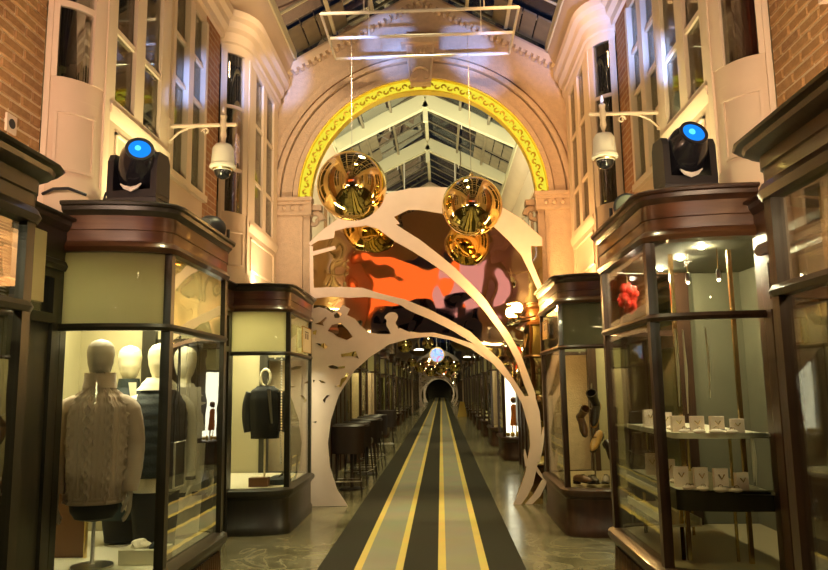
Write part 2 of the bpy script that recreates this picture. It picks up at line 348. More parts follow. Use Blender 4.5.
def upper_side(s, side):
    """upper storey wall of one side: brick strips, cream wall, flat windows"""
    X0 = SX(s, HW); X1 = SX(s, HW+.22)
    wall = struct(build(bx(X1, SX(s, HW+.30), YN, YF, 6.0, 6.12), 'wall_'+side, 'cream', origin=(X0, 4, 2.5)))
    def cream(y0, y1, z0, z1, m='cream', nm='wall_panel'): return build(bx(X0, X1, y0, y1, z0, z1), nm, m, wall)
    # solid strips between the oriels
    zb, zs, zt, zc = 2.35, 3.66, 5.66, 6.12
    segs = [(YN, 2.85, 'c'), (2.85, 3.7, 'w'), (3.7, 4.38, 'b'), (4.38, 6.12, 'o'), (6.12, 6.5, 'c'), (6.5, 7.52, 'w'), (7.52, 8.02, 'bt'), (8.02, 10.3, 'o')]
    y = 10.5
    while y < 60:
        segs += [(y, y+1.6, 'c'), (y+1.6, y+2.1, 'bt'), (y+2.1, y+3.6, 'w')]; y += 3.6
    segs += [(y, YF, 'c')]
    nwin = 0
    for y0, y1, k in segs:
        if k == 'c': cream(y0, y1, zb, zc)
        elif k == 'bt': cream(y0, y1, zb, zc, 'brick_small', 'brick_strip')
        elif k == 'o':
            cream(y0, y1, zt+.04, zc)
        elif k == 'b':
            build(bx(SX(s, HW+.008), X1, y0, y1, zb, zc), 'mortar_bed', 'mortar', wall)
            meshes = {}
            for mm in ('brick_a', 'brick_b', 'brick_c'):
                for ln in ('full', 'half'):
                    L = .210 if ln == 'full' else .098
                    q = MB(); t = .006
                    q.add([(0, 0, 0), (0, L, 0), (0, L, .061), (0, 0, .061), (-s*.016, t, t), (-s*.016, L-t, t), (-s*.016, L-t, .061-t), (-s*.016, t, .061-t)],
                          [(0, 1, 5, 4), (1, 2, 6, 5), (2, 3, 7, 6), (3, 0, 4, 7), (4, 5, 6, 7), (0, 3, 2, 1)])
                    me = bpy.data.meshes.new('brick'); me.from_pydata(q.v, [], q.f); me.materials.append(M[mm]); meshes[mm, ln] = me
            z = 2.45; row = 0
            while z < 5.3:
                yy = y0+.004
                seq = ['full', 'full', 'full'] if row % 2 == 0 else ['half', 'full', 'full', 'half']
                for ln in seq:
                    L = .210 if ln == 'full' else .098
                    if yy+L > y1+.001: break
                    bo = bpy.data.objects.new('brick', meshes[random.choice(['brick_a', 'brick_a', 'brick_b', 'brick_c']), ln]); COL.objects.link(bo); bo.parent = wall
                    bo.location = Vector((SX(s, HW+.012)+random.uniform(-.002, .002), yy, z))-wall.location
                    yy += L+.0145
                z += .0755; row += 1
        elif k == 'w':
            cream(y0, y1, zb, zs); cream(y0, y1, zt, zc)
            nwin += 1
            wn = struct(build(bx(SX(s, HW-.05), X1, y0-.02, y1+.02, zs-.05, zs+.02), 'window_%d' % nwin, 'cream_trim'))
            ym = (y0+y1)/2
            for a, b_ in ((y0, y0+.07), (ym-.07, ym+.07), (y1-.07, y1)):
                build(bx(SX(s, HW-.03), X1, a, b_, zs+.02, zt), 'window_frame', 'cream_trim', wn)
            for a, b_ in ((y0+.07, ym-.07), (ym+.07, y1-.07)):
                for zr in (4.28, 4.66, 5.13):
                    if zr == 4.28: continue
                    build(bx(SX(s, HW+.0), SX(s, HW+.06), a, b_, zr-.02, zr+.02), 'glazing_bar', 'cream_trim', wn)
                for z0, z1 in ((zs+.02, 4.64), (4.68, 5.11), (5.15, zt)):
                    build(bx(SX(s, HW+.03), SX(s, HW+.036), a, b_, z0, z1), 'pane', 'glass_upper', wn)
    # dim rooms behind the upper windows
    rm = MB(); rm.box(SX(s, HW+1.5), SX(s, HW+1.55), YN, 62, 2.4, 6.1); rm.box(SX(s, HW+.22), SX(s, HW+1.5), YN, 62, 5.9, 5.95); rm.box(SX(s, HW+.24), SX(s, HW+1.5), YN, 62, 2.86, 2.9)
    build(rm, 'room_lining', 'room_mid', wall)
    for yy in (2.0, 4.2, 6.3, 8.0, 10.4): build(bx(SX(s, HW+.24), SX(s, HW+1.5), yy-.03, yy+.03, 2.9, 5.9), 'room_partition', 'room_mid', wall)
    for yy, zz in ((5.3, 3.95), (7.1, 4.05)):
        lm = build(MB().lathe([(.02, -.12), (.02, 0), (.16, 0), (.10, .16), (.09, .16)], (SX(s, HW+.95), yy, zz), 14), 'room_lamp', 'room_lamp', wall)
        build(bx(SX(s, HW+.7), SX(s, HW+1.2), yy-.3, yy+.3, 2.9, zz-.13), 'room_desk', 'room_dark', wall)
    return wall
WALL_L = upper_side(-1, 'left'); WALL_R = upper_side(1, 'right')

def oriel(s, yc, L, label, curtain, pairs, far=True):
    r = tag(empty('oriel_window', (SX(s, HW), yc-.35, 2.75)), label, 'bay window')
    P = lambda part='all': bay_path(s, HO, HW-HO, .35, yc, L, 8, part)
    full = P()
    # dado: base moulding, panel, sill moulding
    build(MB().sweep(full, [(-.05, 2.7), (.02, 2.7), (.02, 2.95), (.005, 2.97), (.005, 3.52), (-.05, 3.52)]), 'dado', 'cream', r, True)
    build(MB().sweep(P('near'), [(-.05, 3.52), (.006, 3.52), (.006, 3.66), (-.05, 3.68)]), 'sill_band', 'cream', r, True)
    sl = build(MB().sweep(P('side')+P('far'), [(-.05, 3.50), (.008, 3.50), (.03, 3.55), (.035, 3.60), (.014, 3.62), (.014, 3.66), (-.05, 3.68)]), 'sill', 'cream_trim', r, True)
    n24 = bay_path(s, HO, HW-HO, .35, yc, L, 24, 'near')
    for a_, b_ in ((0, 2), (21, 24)): build(MB().sweep(n24[a_:b_+1], [(-.04, 2.7), (.022, 2.7), (.022, 5.64), (-.04, 5.64)]), 'pilaster_strip', 'cream_trim', r, True)
    # raised mouldings on the dado
    def frame_on(path, z0, z1, out):
        mb = MB(); prof = lambda a, b: [(out, a), (out+.014, a+.006), (out+.014, b-.006), (out, b)]
        mb.sweep(path, prof(z0, z0+.03)); mb.sweep(path, prof(z1-.03, z1)); return mb
    side = P('side'); (x0, y0, nx, ny), (x1, y1, _, _) = side
    seg = [(x0, y0+.12, nx, ny), (x1, y1-.12, nx, ny)]
    mb = frame_on(seg, 3.02, 3.44, .004)
    for yy in (y0+.12, y1-.15): mb.box(x0+nx*.004, x0+nx*.018, yy, yy+.03, 3.02, 3.44)
    build(mb, 'panel_moulding', 'cream_trim', r)
    pm = frame_on(n24[4:19], 3.02, 3.44, .003)
    for i_ in (4, 17): pm.sweep(n24[i_:i_+2], [(.003, 3.02), (.015, 3.02), (.015, 3.44), (.003, 3.44)])
    build(pm, 'panel_moulding', 'cream', r, True)
    # head and cornice
    build(MB().sweep(full, [(-.05, 5.62), (.01, 5.62), (.03, 5.66), (.03, 5.72), (.05, 5.74), (.05, 5.80), (-.05, 5.80)]), 'window_head', 'cream_trim', r, True)
    # near curved sash
    def post(path, i0, i1, nm='sash_post'):
        build(MB().sweep(path[i0:i1+1], [(-.05, 3.66), (.012, 3.66), (.012, 5.63), (-.05, 5.63)]), nm, 'cream_trim', r, True)
    nrf = bay_path(s, HO, HW-HO, .35, yc, L, 24, 'near')
    post(nrf, 0, 4); post(nrf, 16, 24)
    for zr in (4.18, 4.95): build(MB().sweep(nrf[4:17], [(-.03, zr-.02), (.004, zr-.02), (.004, zr+.02), (-.03, zr+.02)]), 'glazing_bar', 'cream_trim', r, True)
    for z0, z1 in ((3.66, 4.16), (4.2, 4.93), (4.97, 5.62)):
        build(MB().sweep(nrf[4:17], [(-.016, z0), (-.010, z0), (-.010, z1), (-.016, z1)]), 'pane', 'glass_upper', r, True)
    # flat side sashes
    x = SX(s, HO); edges = [yc]
    for a, b in pairs: edges += [a, b]
    edges.append(yc+L)
    for i in range(0, len(edges), 2):
        if edges[i+1]-edges[i] > .005: build(bx(x-s*.012, x+s*.06, edges[i], edges[i+1], 3.66, 5.63), 'sash_post', 'cream_trim', r)
    for a, b in pairs:
        for zr in (4.2, 4.95): build(bx(x+s*.0, x+s*.05, a, b, zr-.02, zr+.02), 'glazing_bar', 'cream_trim', r)
        for z0, z1 in ((3.66, 4.18), (4.22, 4.93), (4.97, 5.63)): build(bx(x+s*.02, x+s*.026, a, b, z0, z1), 'pane', 'glass_upper', r)
    fr = bay_path(s, HO, HW-HO, .35, yc, L, 12, 'far')
    build(MB().sweep(fr, [(-.05, 3.66), (.012, 3.66), (.012, 5.63), (-.05, 5.63)]), 'end_panel', 'cream_trim', r, True)
    # curtain behind the curved sash
    cp = []
    for i in range(25):
        q = i/24; xx = SX(s, HO+.06+(HW-HO+.05)*(1-q)); cp.append((xx, yc-.10+.30*q*q+.02*math.sin(i*2.1), 0, -1))
    build(MB().sweep(cp, [(0, 3.68 if curtain == 'curtain_red' else 3.85), (.008, 3.68 if curtain == 'curtain_red' else 3.85), (.008, 5.6), (0, 5.6)]), 'curtain', curtain, r, True)
    if curtain != 'curtain_red': build(MB().cbox((SX(s, HO+.16), yc+.0, 3.72), (.26, .2, .14)).cbox((SX(s, HO+.22), yc+.0, 3.82), (.1, .14, .1)), 'window_box', 'room_dark', r)
    return r
P1 = [(4.83, 5.16), (5.32, 5.66)]
P2 = [(8.72, 9.12), (9.30, 9.72)]
oriel(-1, 4.75, 1.0, 'cream oriel window with dark curved pane between brick wall and flat window, left wall', 'curtain_grey', P1)
oriel(1, 4.75, 1.0, 'cream oriel window with red-brown curtain in its curved pane', 'curtain_red', P1)
oriel(-1, 8.45, 1.45, 'cream oriel window against the arch wall, behind the camera bracket opposite the red-brown curtain', 'curtain_grey', P2)
oriel(1, 8.45, 1.45, 'cream oriel window against the arch wall on the side of the red-brown curtain', 'curtain_grey', P2)

# upper cornices along both walls, wrapping round the oriels
def cornice_path(s):
    p = [(SX(s, HW), YN, -s, 0), (SX(s, HW), 4.38, -s, 0)]
    p += bay_path(s, HO, HW-HO, .35, 4.75, 1.0, 8)
    p += [(SX(s, HW), 6.12, -s, 0), (SX(s, HW), 8.08, -s, 0)]
    p += bay_path(s, HO, HW-HO, .35, 8.45, 1.45, 8)[:-3]
    return p
for i, s in enumerate((-1, 1)):
    cp = cornice_path(s)
    t = struct(build(MB().sweep(cp, [(-.06, 5.78), (.04, 5.78), (.05, 5.86), (.10, 5.90), (.11, 5.98), (.16, 6.02), (.17, 6.10), (-.06, 6.12)]), 'trim_%d' % (i+1), 'cream_trim', smooth=True))
    far = [(SX(s, HW), YA+.4, -s, 0), (SX(s, HW), YF, -s, 0)]
    struct(build(MB().sweep(far, [(-.06, 5.78), (.04, 5.78), (.10, 5.90), (.17, 6.10), (-.06, 6.12)]), 'trim_%d' % (i+3), 'cream_trim'))

# ------------------------------------------------------------------ roof
HC, ZC, ZAPEX = 1.90, 6.52, 7.58
ceil = MB()
for s in (-1, 1):
    n = 6
    prof = [(HW+.02-(HW+.02-HC)*math.sin(PI/2*k/n*.95)/math.sin(PI/2*.95), 6.10+(ZC-6.10)*(1-math.cos(PI/2*k/n*.95))/(1-math.cos(PI/2*.95))) for k in range(n+1)]
    for y0, y1 in ((YN, YA+.02), (YA+.3, YF)):
        ceil.rings([[(SX(s, h), y, z) for h, z in prof]+[(SX(s, h+.03), y, z+.06) for h, z in prof[::-1]] for y in (y0, y1)])
CEIL = struct(build(ceil, 'ceiling', 'cream', smooth=True, origin=(AX, 4, 6.1)))
slope = (ZAPEX-ZC)/HC
for y0, y1 in ((YN, YA+.02), (YA+.3, YF)):
    for s in (-1, 1):
        build(bx(SX(s, HC-.02), SX(s, HC+.03), y0, y1, ZC-.01, ZC+.16), 'roof_curb', 'rafter', CEIL)
        for hh in (1.3, .72):
            zz = ZAPEX+.12-slope*hh
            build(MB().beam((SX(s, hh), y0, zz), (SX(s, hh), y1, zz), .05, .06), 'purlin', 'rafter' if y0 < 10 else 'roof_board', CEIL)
    build(MB().beam((AX, y0, ZAPEX+.1), (AX, y1, ZAPEX+.1), .08, .1), 'ridge_beam', 'rafter', CEIL)
ys = [YN+2.3*i for i in range(6)]+[14.45, 17.2]+[22+2.3*i for i in range(14)]
for y in ys:
    big = 13 < y < 18
    for s in (-1, 1):
        h = .30 if big else .14; dz = .20 if big else -.02
        build(MB().beam((SX(s, HC), y, ZC+.16-dz*.3), (AX, y, ZAPEX+.16-dz), .14 if big else .09, h, (0, 0, 1)), 'rafter', 'rafter', CEIL)
        if y < 24:
            build(MB().beam((SX(s, .75), y, ZAPEX+.02-slope*.75), (SX(s, .75), y, ZAPEX+.02-slope*.75-.28), .02, .02), 'hanger_rod', 'white_metal', CEIL)
    if big: build(MB().beam((AX, y, ZAPEX-.02), (AX, y, ZAPEX-.5), .10, .10), 'king_post', 'rafter', CEIL)
yy = YN
while yy < 24:
    for s in (-1, 1):
        for h0, h1 in ((.04, .70), (.74, 1.28), (1.32, HC)):
            za, zb = ZAPEX+.19-slope*h0, ZAPEX+.19-slope*h1
            a = (SX(s, h0), yy+.01, za); b = (SX(s, h0), yy+.56, za); c = (SX(s, h1), yy+.56, zb); d = (SX(s, h1), yy+.01, zb)
            up = .008
            q = MB().add([a, b, c, d]+[(p[0], p[1], p[2]+up) for p in (a, b, c, d)], [(0, 1, 2, 3), (7, 6, 5, 4), (0, 4, 5, 1), (1, 5, 6, 2), (2, 6, 7, 3), (3, 7, 4, 0)])
            build(q, 'pane', 'glass_sky', CEIL)
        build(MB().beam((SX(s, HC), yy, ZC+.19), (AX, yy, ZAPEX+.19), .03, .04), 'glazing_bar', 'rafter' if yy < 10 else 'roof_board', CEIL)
    yy += .575
# far glazing as one strip per slope
for s in (-1, 1):
    build(MB().add([(SX(s, HC), 24, ZC+.19), (AX, 24, ZAPEX+.19), (AX, YF, ZAPEX+.19), (SX(s, HC), YF, ZC+.19)], [(0, 1, 2, 3)]), 'glazing', 'glass_sky', CEIL)
# sloping boards of the roof under the glass near the gable (boarded strip beside the skylight)
for y0 in (8.9, 11.4, 12.6, 15.2, 16.2, 18.1):
    for s in (-1, 1):
        for k in range(4):
            h1, h0 = HC-.02-k*.20, HC-.20-k*.20
            if y0 < 10: ya, yb = 9.65, YA+.02
            else: ya, yb = y0, y0+.75
            q = MB(); q.add([(SX(s, h1), ya, ZAPEX+.13-slope*h1), (SX(s, h1), yb, ZAPEX+.13-slope*h1), (SX(s, h0), yb, ZAPEX+.13-slope*h0), (SX(s, h0), ya, ZAPEX+.13-slope*h0),
                   (SX(s, h1), ya, ZAPEX+.16-slope*h1), (SX(s, h1), yb, ZAPEX+.16-slope*h1), (SX(s, h0), yb, ZAPEX+.16-slope*h0), (SX(s, h0), ya, ZAPEX+.16-slope*h0)],
                  [(0, 1, 2, 3), (7, 6, 5, 4), (0, 4, 5, 1), (1, 5, 6, 2), (2, 6, 7, 3), (3, 7, 4, 0)])
            build(q, 'roof_board', 'roof_board', CEIL)

# ------------------------------------------------------------------ cross wall with the big arch
def arch_wall(Y, name, detail=True, RI=1.66, ZS=4.32, th=.35, apex=None):
    za = apex or ZAPEX+.05
    N = 48
    arc = [(AX-RI*math.cos(PI*k/N), ZS+RI*math.sin(PI*k/N)) for k in range(N+1)]
    outer = [(SX(-1, HW+.25), 0), (SX(-1, HW+.25), za-slope*(HW+.25)), (AX, za), (SX(1, HW+.25), za-slope*(HW+.25)), (SX(1, HW+.25), 0)]
    # two halves keep the polygons simple
    mb = MB()
    for s in (-1, 1):
        half = [(AX+s*RI*math.cos(PI/2*k/24), ZS+RI*math.sin(PI/2*k/24)) for k in range(25)]
        poly = [(SX(s, RI), 0)]+half+[(AX, za), (SX(s, HW+.25), za-slope*(HW+.25)), (SX(s, HW+.25), 0)]
        mb.prism(poly, Y, Y+th)
    W = struct(build(mb, name, 'stone', origin=(AX, Y, 0)))
    def ring(r0, r1, y0, y1, nm, m, smooth=True, z0=ZS):
        q = MB(); rs = []
        for k in range(N+1):
            t = PI*k/N; cx, cz = -math.cos(t), math.sin(t)
            rs.append([(AX+cx*r, y, z0+cz*r) for r, y in ((r0, y0), (r0, y1), (r1, y1), (r1, y0))])
        q.rings(rs); return build(q, nm, m, W, smooth)
    ring(RI+.17, RI+.24, Y-.13, Y, 'archivolt', 'stone'); ring(RI+.26, RI+.42, Y-.08, Y, 'archivolt', 'stone'); ring(RI+.44, RI+.50, Y-.13, Y, 'archivolt', 'stone'); ring(RI+.56, RI+.66, Y-.05, Y, 'archivolt', 'stone')
    if detail:
        ring(RI+.0, RI+.155, Y-.03, Y+.02, 'led_band', 'led_yellow')
        ring(RI+.155, RI+.172, Y-.10, Y, 'gilt_bead', 'gold_trim'); ring(RI-.012, RI+.006, Y-.06, Y+.10, 'gilt_bead', 'gold_trim')
        # carved running scroll, one piece per leaf pair
        for k in range(56):
            t = PI*(k+.5)/56; c = Vector((AX-math.cos(t)*(RI+.078), Y-.035, ZS+math.sin(t)*(RI+.078)))
            er = Vector((-math.cos(t), 0, math.sin(t))); et = Vector((math.sin(t), 0, math.cos(t))); sg = 1 if k % 2 else -1
            q = MB(); pts = []
            for j in range(8):
                a = j/7*1.5*PI; rr = .046*(1-j/10)
                pts.append(c+et*(rr*math.cos(a)-.005)+er*(sg*rr*math.sin(a))-Vector((0, .006, 0)))
            q.tube(pts, [.010, .015, .016, .015, .013, .011, .010, .008], 5)
            build(q, 'carved_leaf', 'gilt_carving', W)
    # raking cornice with dentils
    for s in (-1, 1):
        a = Vector((SX(s, HW-.06), Y-.06, za-.16-slope*(HW-.06))); b = Vector((AX, Y-.06, za-.16))
        build(MB().beam(a, b, .12, .10), 'raking_cornice', 'cream_trim', W)
        q = MB(); n = 26
        for k in range(n):
            p = a.lerp(b, (k+.3)/n); q.beam(p+Vector((0, -.01, -.085)), p+Vector((s*-.045, -.01, -.085+.045*slope)), .12, .07)
        d_ = build(q, 'dentil_course', 'cream_trim', W); d_['kind'] = 'stuff'
    # pilasters, capitals, corbels
    for s in (-1, 1):
        build(bx(SX(s, RI+.10), SX(s, HW-.04), Y-.09, Y, 0, ZS-.22), 'pilaster', 'stone', W)
        build(bx(SX(s, RI+.0), SX(s, RI+.10), Y-.04, Y, 0, ZS-.22), 'pilaster', 'stone', W)
        c = MB()
        for z0, z1, e in ((ZS-.22, ZS-.17, .03), (ZS-.17, ZS-.06, .015), (ZS-.06, ZS-.01, .04), (ZS-.01, ZS+.04, .07)):
            c.box(SX(s, RI-.02-e*.4), SX(s, HW-.02), Y-.10-e, Y+.02, z0, z1)
        cp = build(c, 'capital', 'stone', W)
        if detail:
            for k in range(5):
                x = SX(s, RI+.12+k*.12); q = MB().ball((x, Y-.13, ZS-.115), .035, 8, 6, (1, .6, 1)); build(q, 'rosette', 'stone', cp, True)
            # scroll corbel on the inner jamb
            q = MB(); pts = []
            for j in range(14):
                a = j/13*2.2*PI; rr = .13*(1-j/18); pts.append(Vector((SX(s, RI-.05)-s*rr*math.cos(a)*.9, Y+.08, ZS-.26+rr*math.sin(a))))
            q.tube(pts, [.05-.0015*j for j in range(14)], 8); q.box(SX(s, RI-.16), SX(s, RI+.02), Y, Y+.16, ZS-.12, ZS-.04)
            build(q, 'corbel', 'stone', W, True)
    if detail:
        # keystone console
        kb = MB().prism([(AX-.15, 6.04), (AX+.15, 6.04), (AX+.20, 6.62), (AX-.20, 6.62)], Y-.22, Y)
        ks = build(kb, 'keystone', 'stone', W)
        build(bx(AX-.28, AX+.28, Y-.30, Y, 6.62, 6.76), 'keystone_cap', 'stone', ks)
        for s in (-1, 1): build(MB().tube([(AX+s*.15, Y-.23, 6.06), (AX+s*.17, Y-.23, 6.3), (AX+s*.20, Y-.23, 6.6)], .018, 6), 'keystone_fillet', 'cream_trim', ks)
        for j in range(5):
            build(MB().ball((AX-.11+.055*j, Y-.225, 6.50), .05, 8, 6, (.55, .5, 1.7)), 'acanthus_leaf', 'stone', ks, True)
        build(MB().tube([(AX-.12, Y-.24, 6.2), (AX-.07, Y-.25, 6.24), (AX, Y-.26, 6.255), (AX+.07, Y-.25, 6.24), (AX+.12, Y-.24, 6.2)], .025, 7), 'carved_swag', 'stone', ks, True)
        for s in (-1, 1): build(MB().lathe([(.01, -.02), (.045, -.02), (.045, .02), (.01, .02)], (AX+s*.09, Y-.235, 6.12), 12, (0, 1, 0)), 'volute', 'stone', ks)
    return W
arch_wall(YA, 'wall_back', th=.14)
arch_wall(20.6, 'wall_back', False, apex=ZAPEX+.0)
arch_wall(-3.2, 'wall_front', False)
arch_wall(44, 'wall_back', False, RI=1.5, ZS=3.4)
# far end
struct(build(bx(SX(-1, 2.6), SX(1, 2.6), YF-.2, YF, 0, 7.7), 'wall_back', 'room_dark'))
# side walls below the upper storey behind the shops
for s, nm in ((-1, 'wall_left'), (1, 'wall_right')):
    mb = MB(); mb.box(SX(s, HB+1.62), SX(s, HB+1.7), YN, YF, 0, 2.9); struct(build(mb, nm, 'grey_wall'))
    mb = MB(); mb.box(SX(s, HB+.95), SX(s, HB+1.62), YN, YF, 2.84, 2.88); struct(build(mb, 'trim_%d' % (5+(s > 0)), 'room_dark'))
# carpet runner
cr = MB(); cr.box(-.9175, .9175, -4, YF-1, 0.001, .012)
o = build(cr, 'carpet_runner', 'carpet', origin=(0, 0, 0)); o.location = (AX, 0, 0)
tag(o, 'long striped carpet runner, black and grey with yellow lines, along the arcade floor', 'carpet')

sb = struct(build(bx(AX-9, AX+9, -15.4, -15, 0, 11), 'wall_front', 'stone'))  # unseen facade across the street, added for the gold mirror to reflect
for zz in (1.2, 4.6, 8.0):
    for k in range(6):
        xx = AX-7.5+3*k-.7
        build(bx(xx, xx+1.4, -15.0, -14.9, zz, zz+2.2), 'window_frame', 'cream_trim', sb); build(bx(xx+.1, xx+1.3, -14.9, -14.88, zz+.1, zz+2.1), 'pane', 'black_gloss', sb)
# ================================================================== shop bays
BD, BB = .63, .18
def shop_bay(s, yc, L, label, zg=2.49, zt=2.80, ztr=2.0, upper='clear', wood='wood', fas='wood_fascia', inner='olive_wall', light='display_light', deck='deck', grille=True, back=1.15, zsill=.5, name='shop_bay_window', group=None, y_in0=None, backlit=False, ndiv=8):
    r = tag(empty(name, (SX(s, HB+BD), yc-BB, 0)), label, 'shopfront', group)
    P = lambda part='all', n=ndiv: bay_path(s, HB, BD, BB, yc, L, n, part)
    full = P()
    def sw(path, prof, nm, m, parent=r, sm=True): return build(MB().sweep(path, prof), nm, m, parent, sm)
    # stall riser
    riser = sw(full, [(-.06, 0), (.035, 0), (.035, .09), (.012, .12), (.012, zsill-.12), (.03, zsill-.10), (.03, zsill-.08), (-.06, zsill-.08)], 'stall_riser', wood)
    sw(full, [(-.06, zsill-.08), (.05, zsill-.08), (.065, zsill-.05), (.06, zsill-.02), (.02, zsill), (-.06, zsill)], 'sill', wood)
    x = SX(s, HB)
    if grille:
        q = MB(); q.box(x-s*.012, x-s*.016, yc+.06, yc+L-.06, .13, zsill-.13); build(q, 'grille_back', 'black_cloth', riser)
        n = int((L-.12)/.045)
        for k in range(n):
            yy = yc+.07+k*(L-.14)/(n-1)
            build(MB().tube([(x-s*.02, yy, .13), (x-s*.026, yy, .22), (x-s*.02, yy, zsill-.13)], [.009, .013, .009], 5), 'grille_bar', 'grille', riser)
    # display floor
    dp = [(p[0]-p[2]*.05, p[1]-p[3]*.05) for p in full]
    build(MB().prism(dp+[(SX(s, HB+back), yc+L+BB-.05), (SX(s, HB+back), yc-BB+.05)], zsill-.05, zsill-.01, 'z'), 'display_floor', deck, r)
    # posts
    def post(xx, y, wx=.06, wy=.06, nm='post'): build(bx(xx-s*.015, xx+s*(wx-.015), y-wy/2, y+wy/2, zsill-.01, zg), nm, wood, r)
    post(x, yc); post(x, yc+L)
    build(bx(SX(s, HB+BD), SX(s, HB+BD+.08), yc-BB-.02, yc-BB+.08, 0, zg), 'post', wood, r)
    build(bx(SX(s, HB+BD-.03), SX(s, HB+BD+.08), yc+L+BB-.08, yc+L+BB+.02, 0, zg), 'post', wood, r)
    # transom bar
    sw(full, [(-.03, ztr-.022), (.022, ztr-.022), (.034, ztr), (.022, ztr+.022), (-.03, ztr+.022)], 'transom_bar', wood)
    # panes
    for part in ('near', 'side', 'far'):
        pp = P(part, max(12, ndiv)) if ndiv >= 8 else P(part)
        sw(pp, [(-.010, zsill), (-.004, zsill), (-.004, ztr-.02), (-.010, ztr-.02)], 'pane', 'glass')
        sw(pp, [(-.010, ztr+.02), (-.004, ztr+.02), (-.004, zg), (-.010, zg)], 'pane', 'glass')
        if upper != 'clear':
            mm = upper if isinstance(upper, str) else upper[0 if part != 'side' else 1]
            sw(pp, [(-.03, ztr+.0), (-.02, ztr+.0), (-.02, zg), (-.03, zg)], 'transom_blind', mm)
    # entablature
    h = zt-zg
    sw(full, [(-.10, zg-.01), (.03, zg-.01), (.045, zg+.02), (.03, zg+.05), (.015, zg+.06), (.015, zg+.06+h*.22), (.025, zg+.065+h*.22), (.025, zg+h*.72), (-.10, zg+h*.72)], 'fascia', fas)
    e_ = 1.5 if name == 'shop_bay_window' and L > 2 else 1.0
    sw(full, [(-.10, zg+h*.72), (.03, zg+h*.72), (.04*e_, zg+h*.78), (.055*e_, zg+h*.82), (.06*e_, zg+h*.90), (.08*e_, zg+h*.92), (.085*e_, zt-.01), (.075*e_, zt), (-.10, zt)], 'cornice', wood)
    rp = [(p[0]-p[2]*.06, p[1]-p[3]*.06) for p in full]
    build(MB().prism(rp+[(SX(s, HB+.9), yc+L+BB-.05), (SX(s, HB+.9), yc-BB+.05)], zt-.06, zt-.03, 'z'), 'roof_deck', 'room_dark', r)
    # lining: soffit, back, ends
    build(MB().prism(rp+[(SX(s, HB+back), yc+L+BB-.05), (SX(s, HB+back), yc-BB+.05)], zg-.0, zg+.02, 'z'), 'soffit', inner, r)
    build(bx(SX(s, HB+back), SX(s, HB+back+.03), yc-BB-.02, yc+L+BB+.02, zsill-.05, zg+.02), 'back_panel', inner if not backlit else 'backlit_white', r)
    for yy in (yc-BB-.0, yc+L+BB-.03): build(bx(SX(s, HB+BD+.08), SX(s, HB+back), yy, yy+.03, 0, zg+.02), 'end_panel', inner, r)
    if light and upper == 'clear':
        for yy in (yc+.2, yc+L*.5, yc+L-.15)[-2 if L > 2 else 0:]:
            build(MB().lathe([(.001, zg-.012), (.014, zg-.012), (.016, zg), (.001, zg)], (SX(s, HB+.42), yy if L < 2 else yy-.2, 0), 12), 'spot_puck', 'spot_puck', r)
    elif light: build(bx(SX(s, HB+.25), SX(s, HB+min(.85, back-.15)), yc+.05, yc+L-.1, zg-.03, zg-.012), 'light_panel', light, r)
    return r
DOORN = [0]
def shop_door(s, y0, y1, label, zg=2.49, zt=2.80, wood='wood', fas='wood_fascia', group=None):
    """recessed shop entrance between two bays"""
    X = SX(s, HB+BD); r = tag(empty('shop_door', (X, (y0+y1)/2, 0)), label, 'door', group)
    w = .07
    fr = MB(); fr.box(X, X+s*.08, y0, y0+w, 0, zg); fr.box(X, X+s*.08, y1-w, y1, 0, zg); fr.box(X, X+s*.08, y0+w, y1-w, zg-.06, zg); fr.box(X, X+s*.08, y0+w, y1-w, 2.02, 2.08)
    build(fr, 'door_frame', wood, r)
    build(bx(X+s*.03, X+s*.036, y0+w, y1-w, 2.08, zg-.06), 'fanlight', 'glass', r)
    a, b = y0+w+.005, y1-w-.005
    if b-a > 1.0: # side panel fills the rest
        m_ = (a+b)/2+.1; build(bx(X+s*.02, X+s*.06, m_, b, 0.02, 2.02), 'side_panel', wood, r); b = m_-.005
    lf = MB(); lf.box(X+s*.025, X+s*.065, a, a+.1, .02, 2.01); lf.box(X+s*.025, X+s*.065, b-.1, b, .02, 2.01); lf.box(X+s*.025, X+s*.065, a+.1, b-.1, .02, .75); lf.box(X+s*.025, X+s*.065, a+.1, b-.1, 1.9, 2.01)
    leaf = build(lf, 'door_leaf', wood, r)
    build(bx(X+s*.04, X+s*.046, a+.1, b-.1, .75, 1.9), 'pane', 'glass', leaf)
    build(bx(X+s*.012, X+s*.025, a+.16, b-.16, .18, .62), 'kick_panel', wood, leaf)
    build(MB().tube([(X, b-.06, .95), (X-s*.03, b-.06, .97), (X-s*.03, b-.06, 1.25), (X, b-.06, 1.27)], .011, 8), 'handle', 'brass', leaf, True)
    h = zt-zg; pth = [(X, y0, -s, 0), (X, y1, -s, 0)]
    build(MB().sweep(pth, [(-.10, zg-.01), (.03, zg-.01), (.045, zg+.02), (.03, zg+.05), (.015, zg+.06), (.025, zg+h*.3), (.025, zg+h*.72), (-.10, zg+h*.72)]), 'fascia', fas, r)
    build(MB().sweep(pth, [(-.10, zg+h*.72), (.03, zg+h*.72), (.055, zg+h*.82), (.06, zg+h*.90), (.085, zg+h*.92), (.085, zt-.012), (-.10, zt)]), 'cornice', wood, r)
    build(bx(X+s*.9, X+s*.93, y0, y1, 0, zg), 'vestibule_wall', 'room_dark', r)
    build(bx(X+s*.0, X+s*.4, y0, y1, zt-.05, zt-.02), 'roof_deck', 'room_dark', r)
    return r

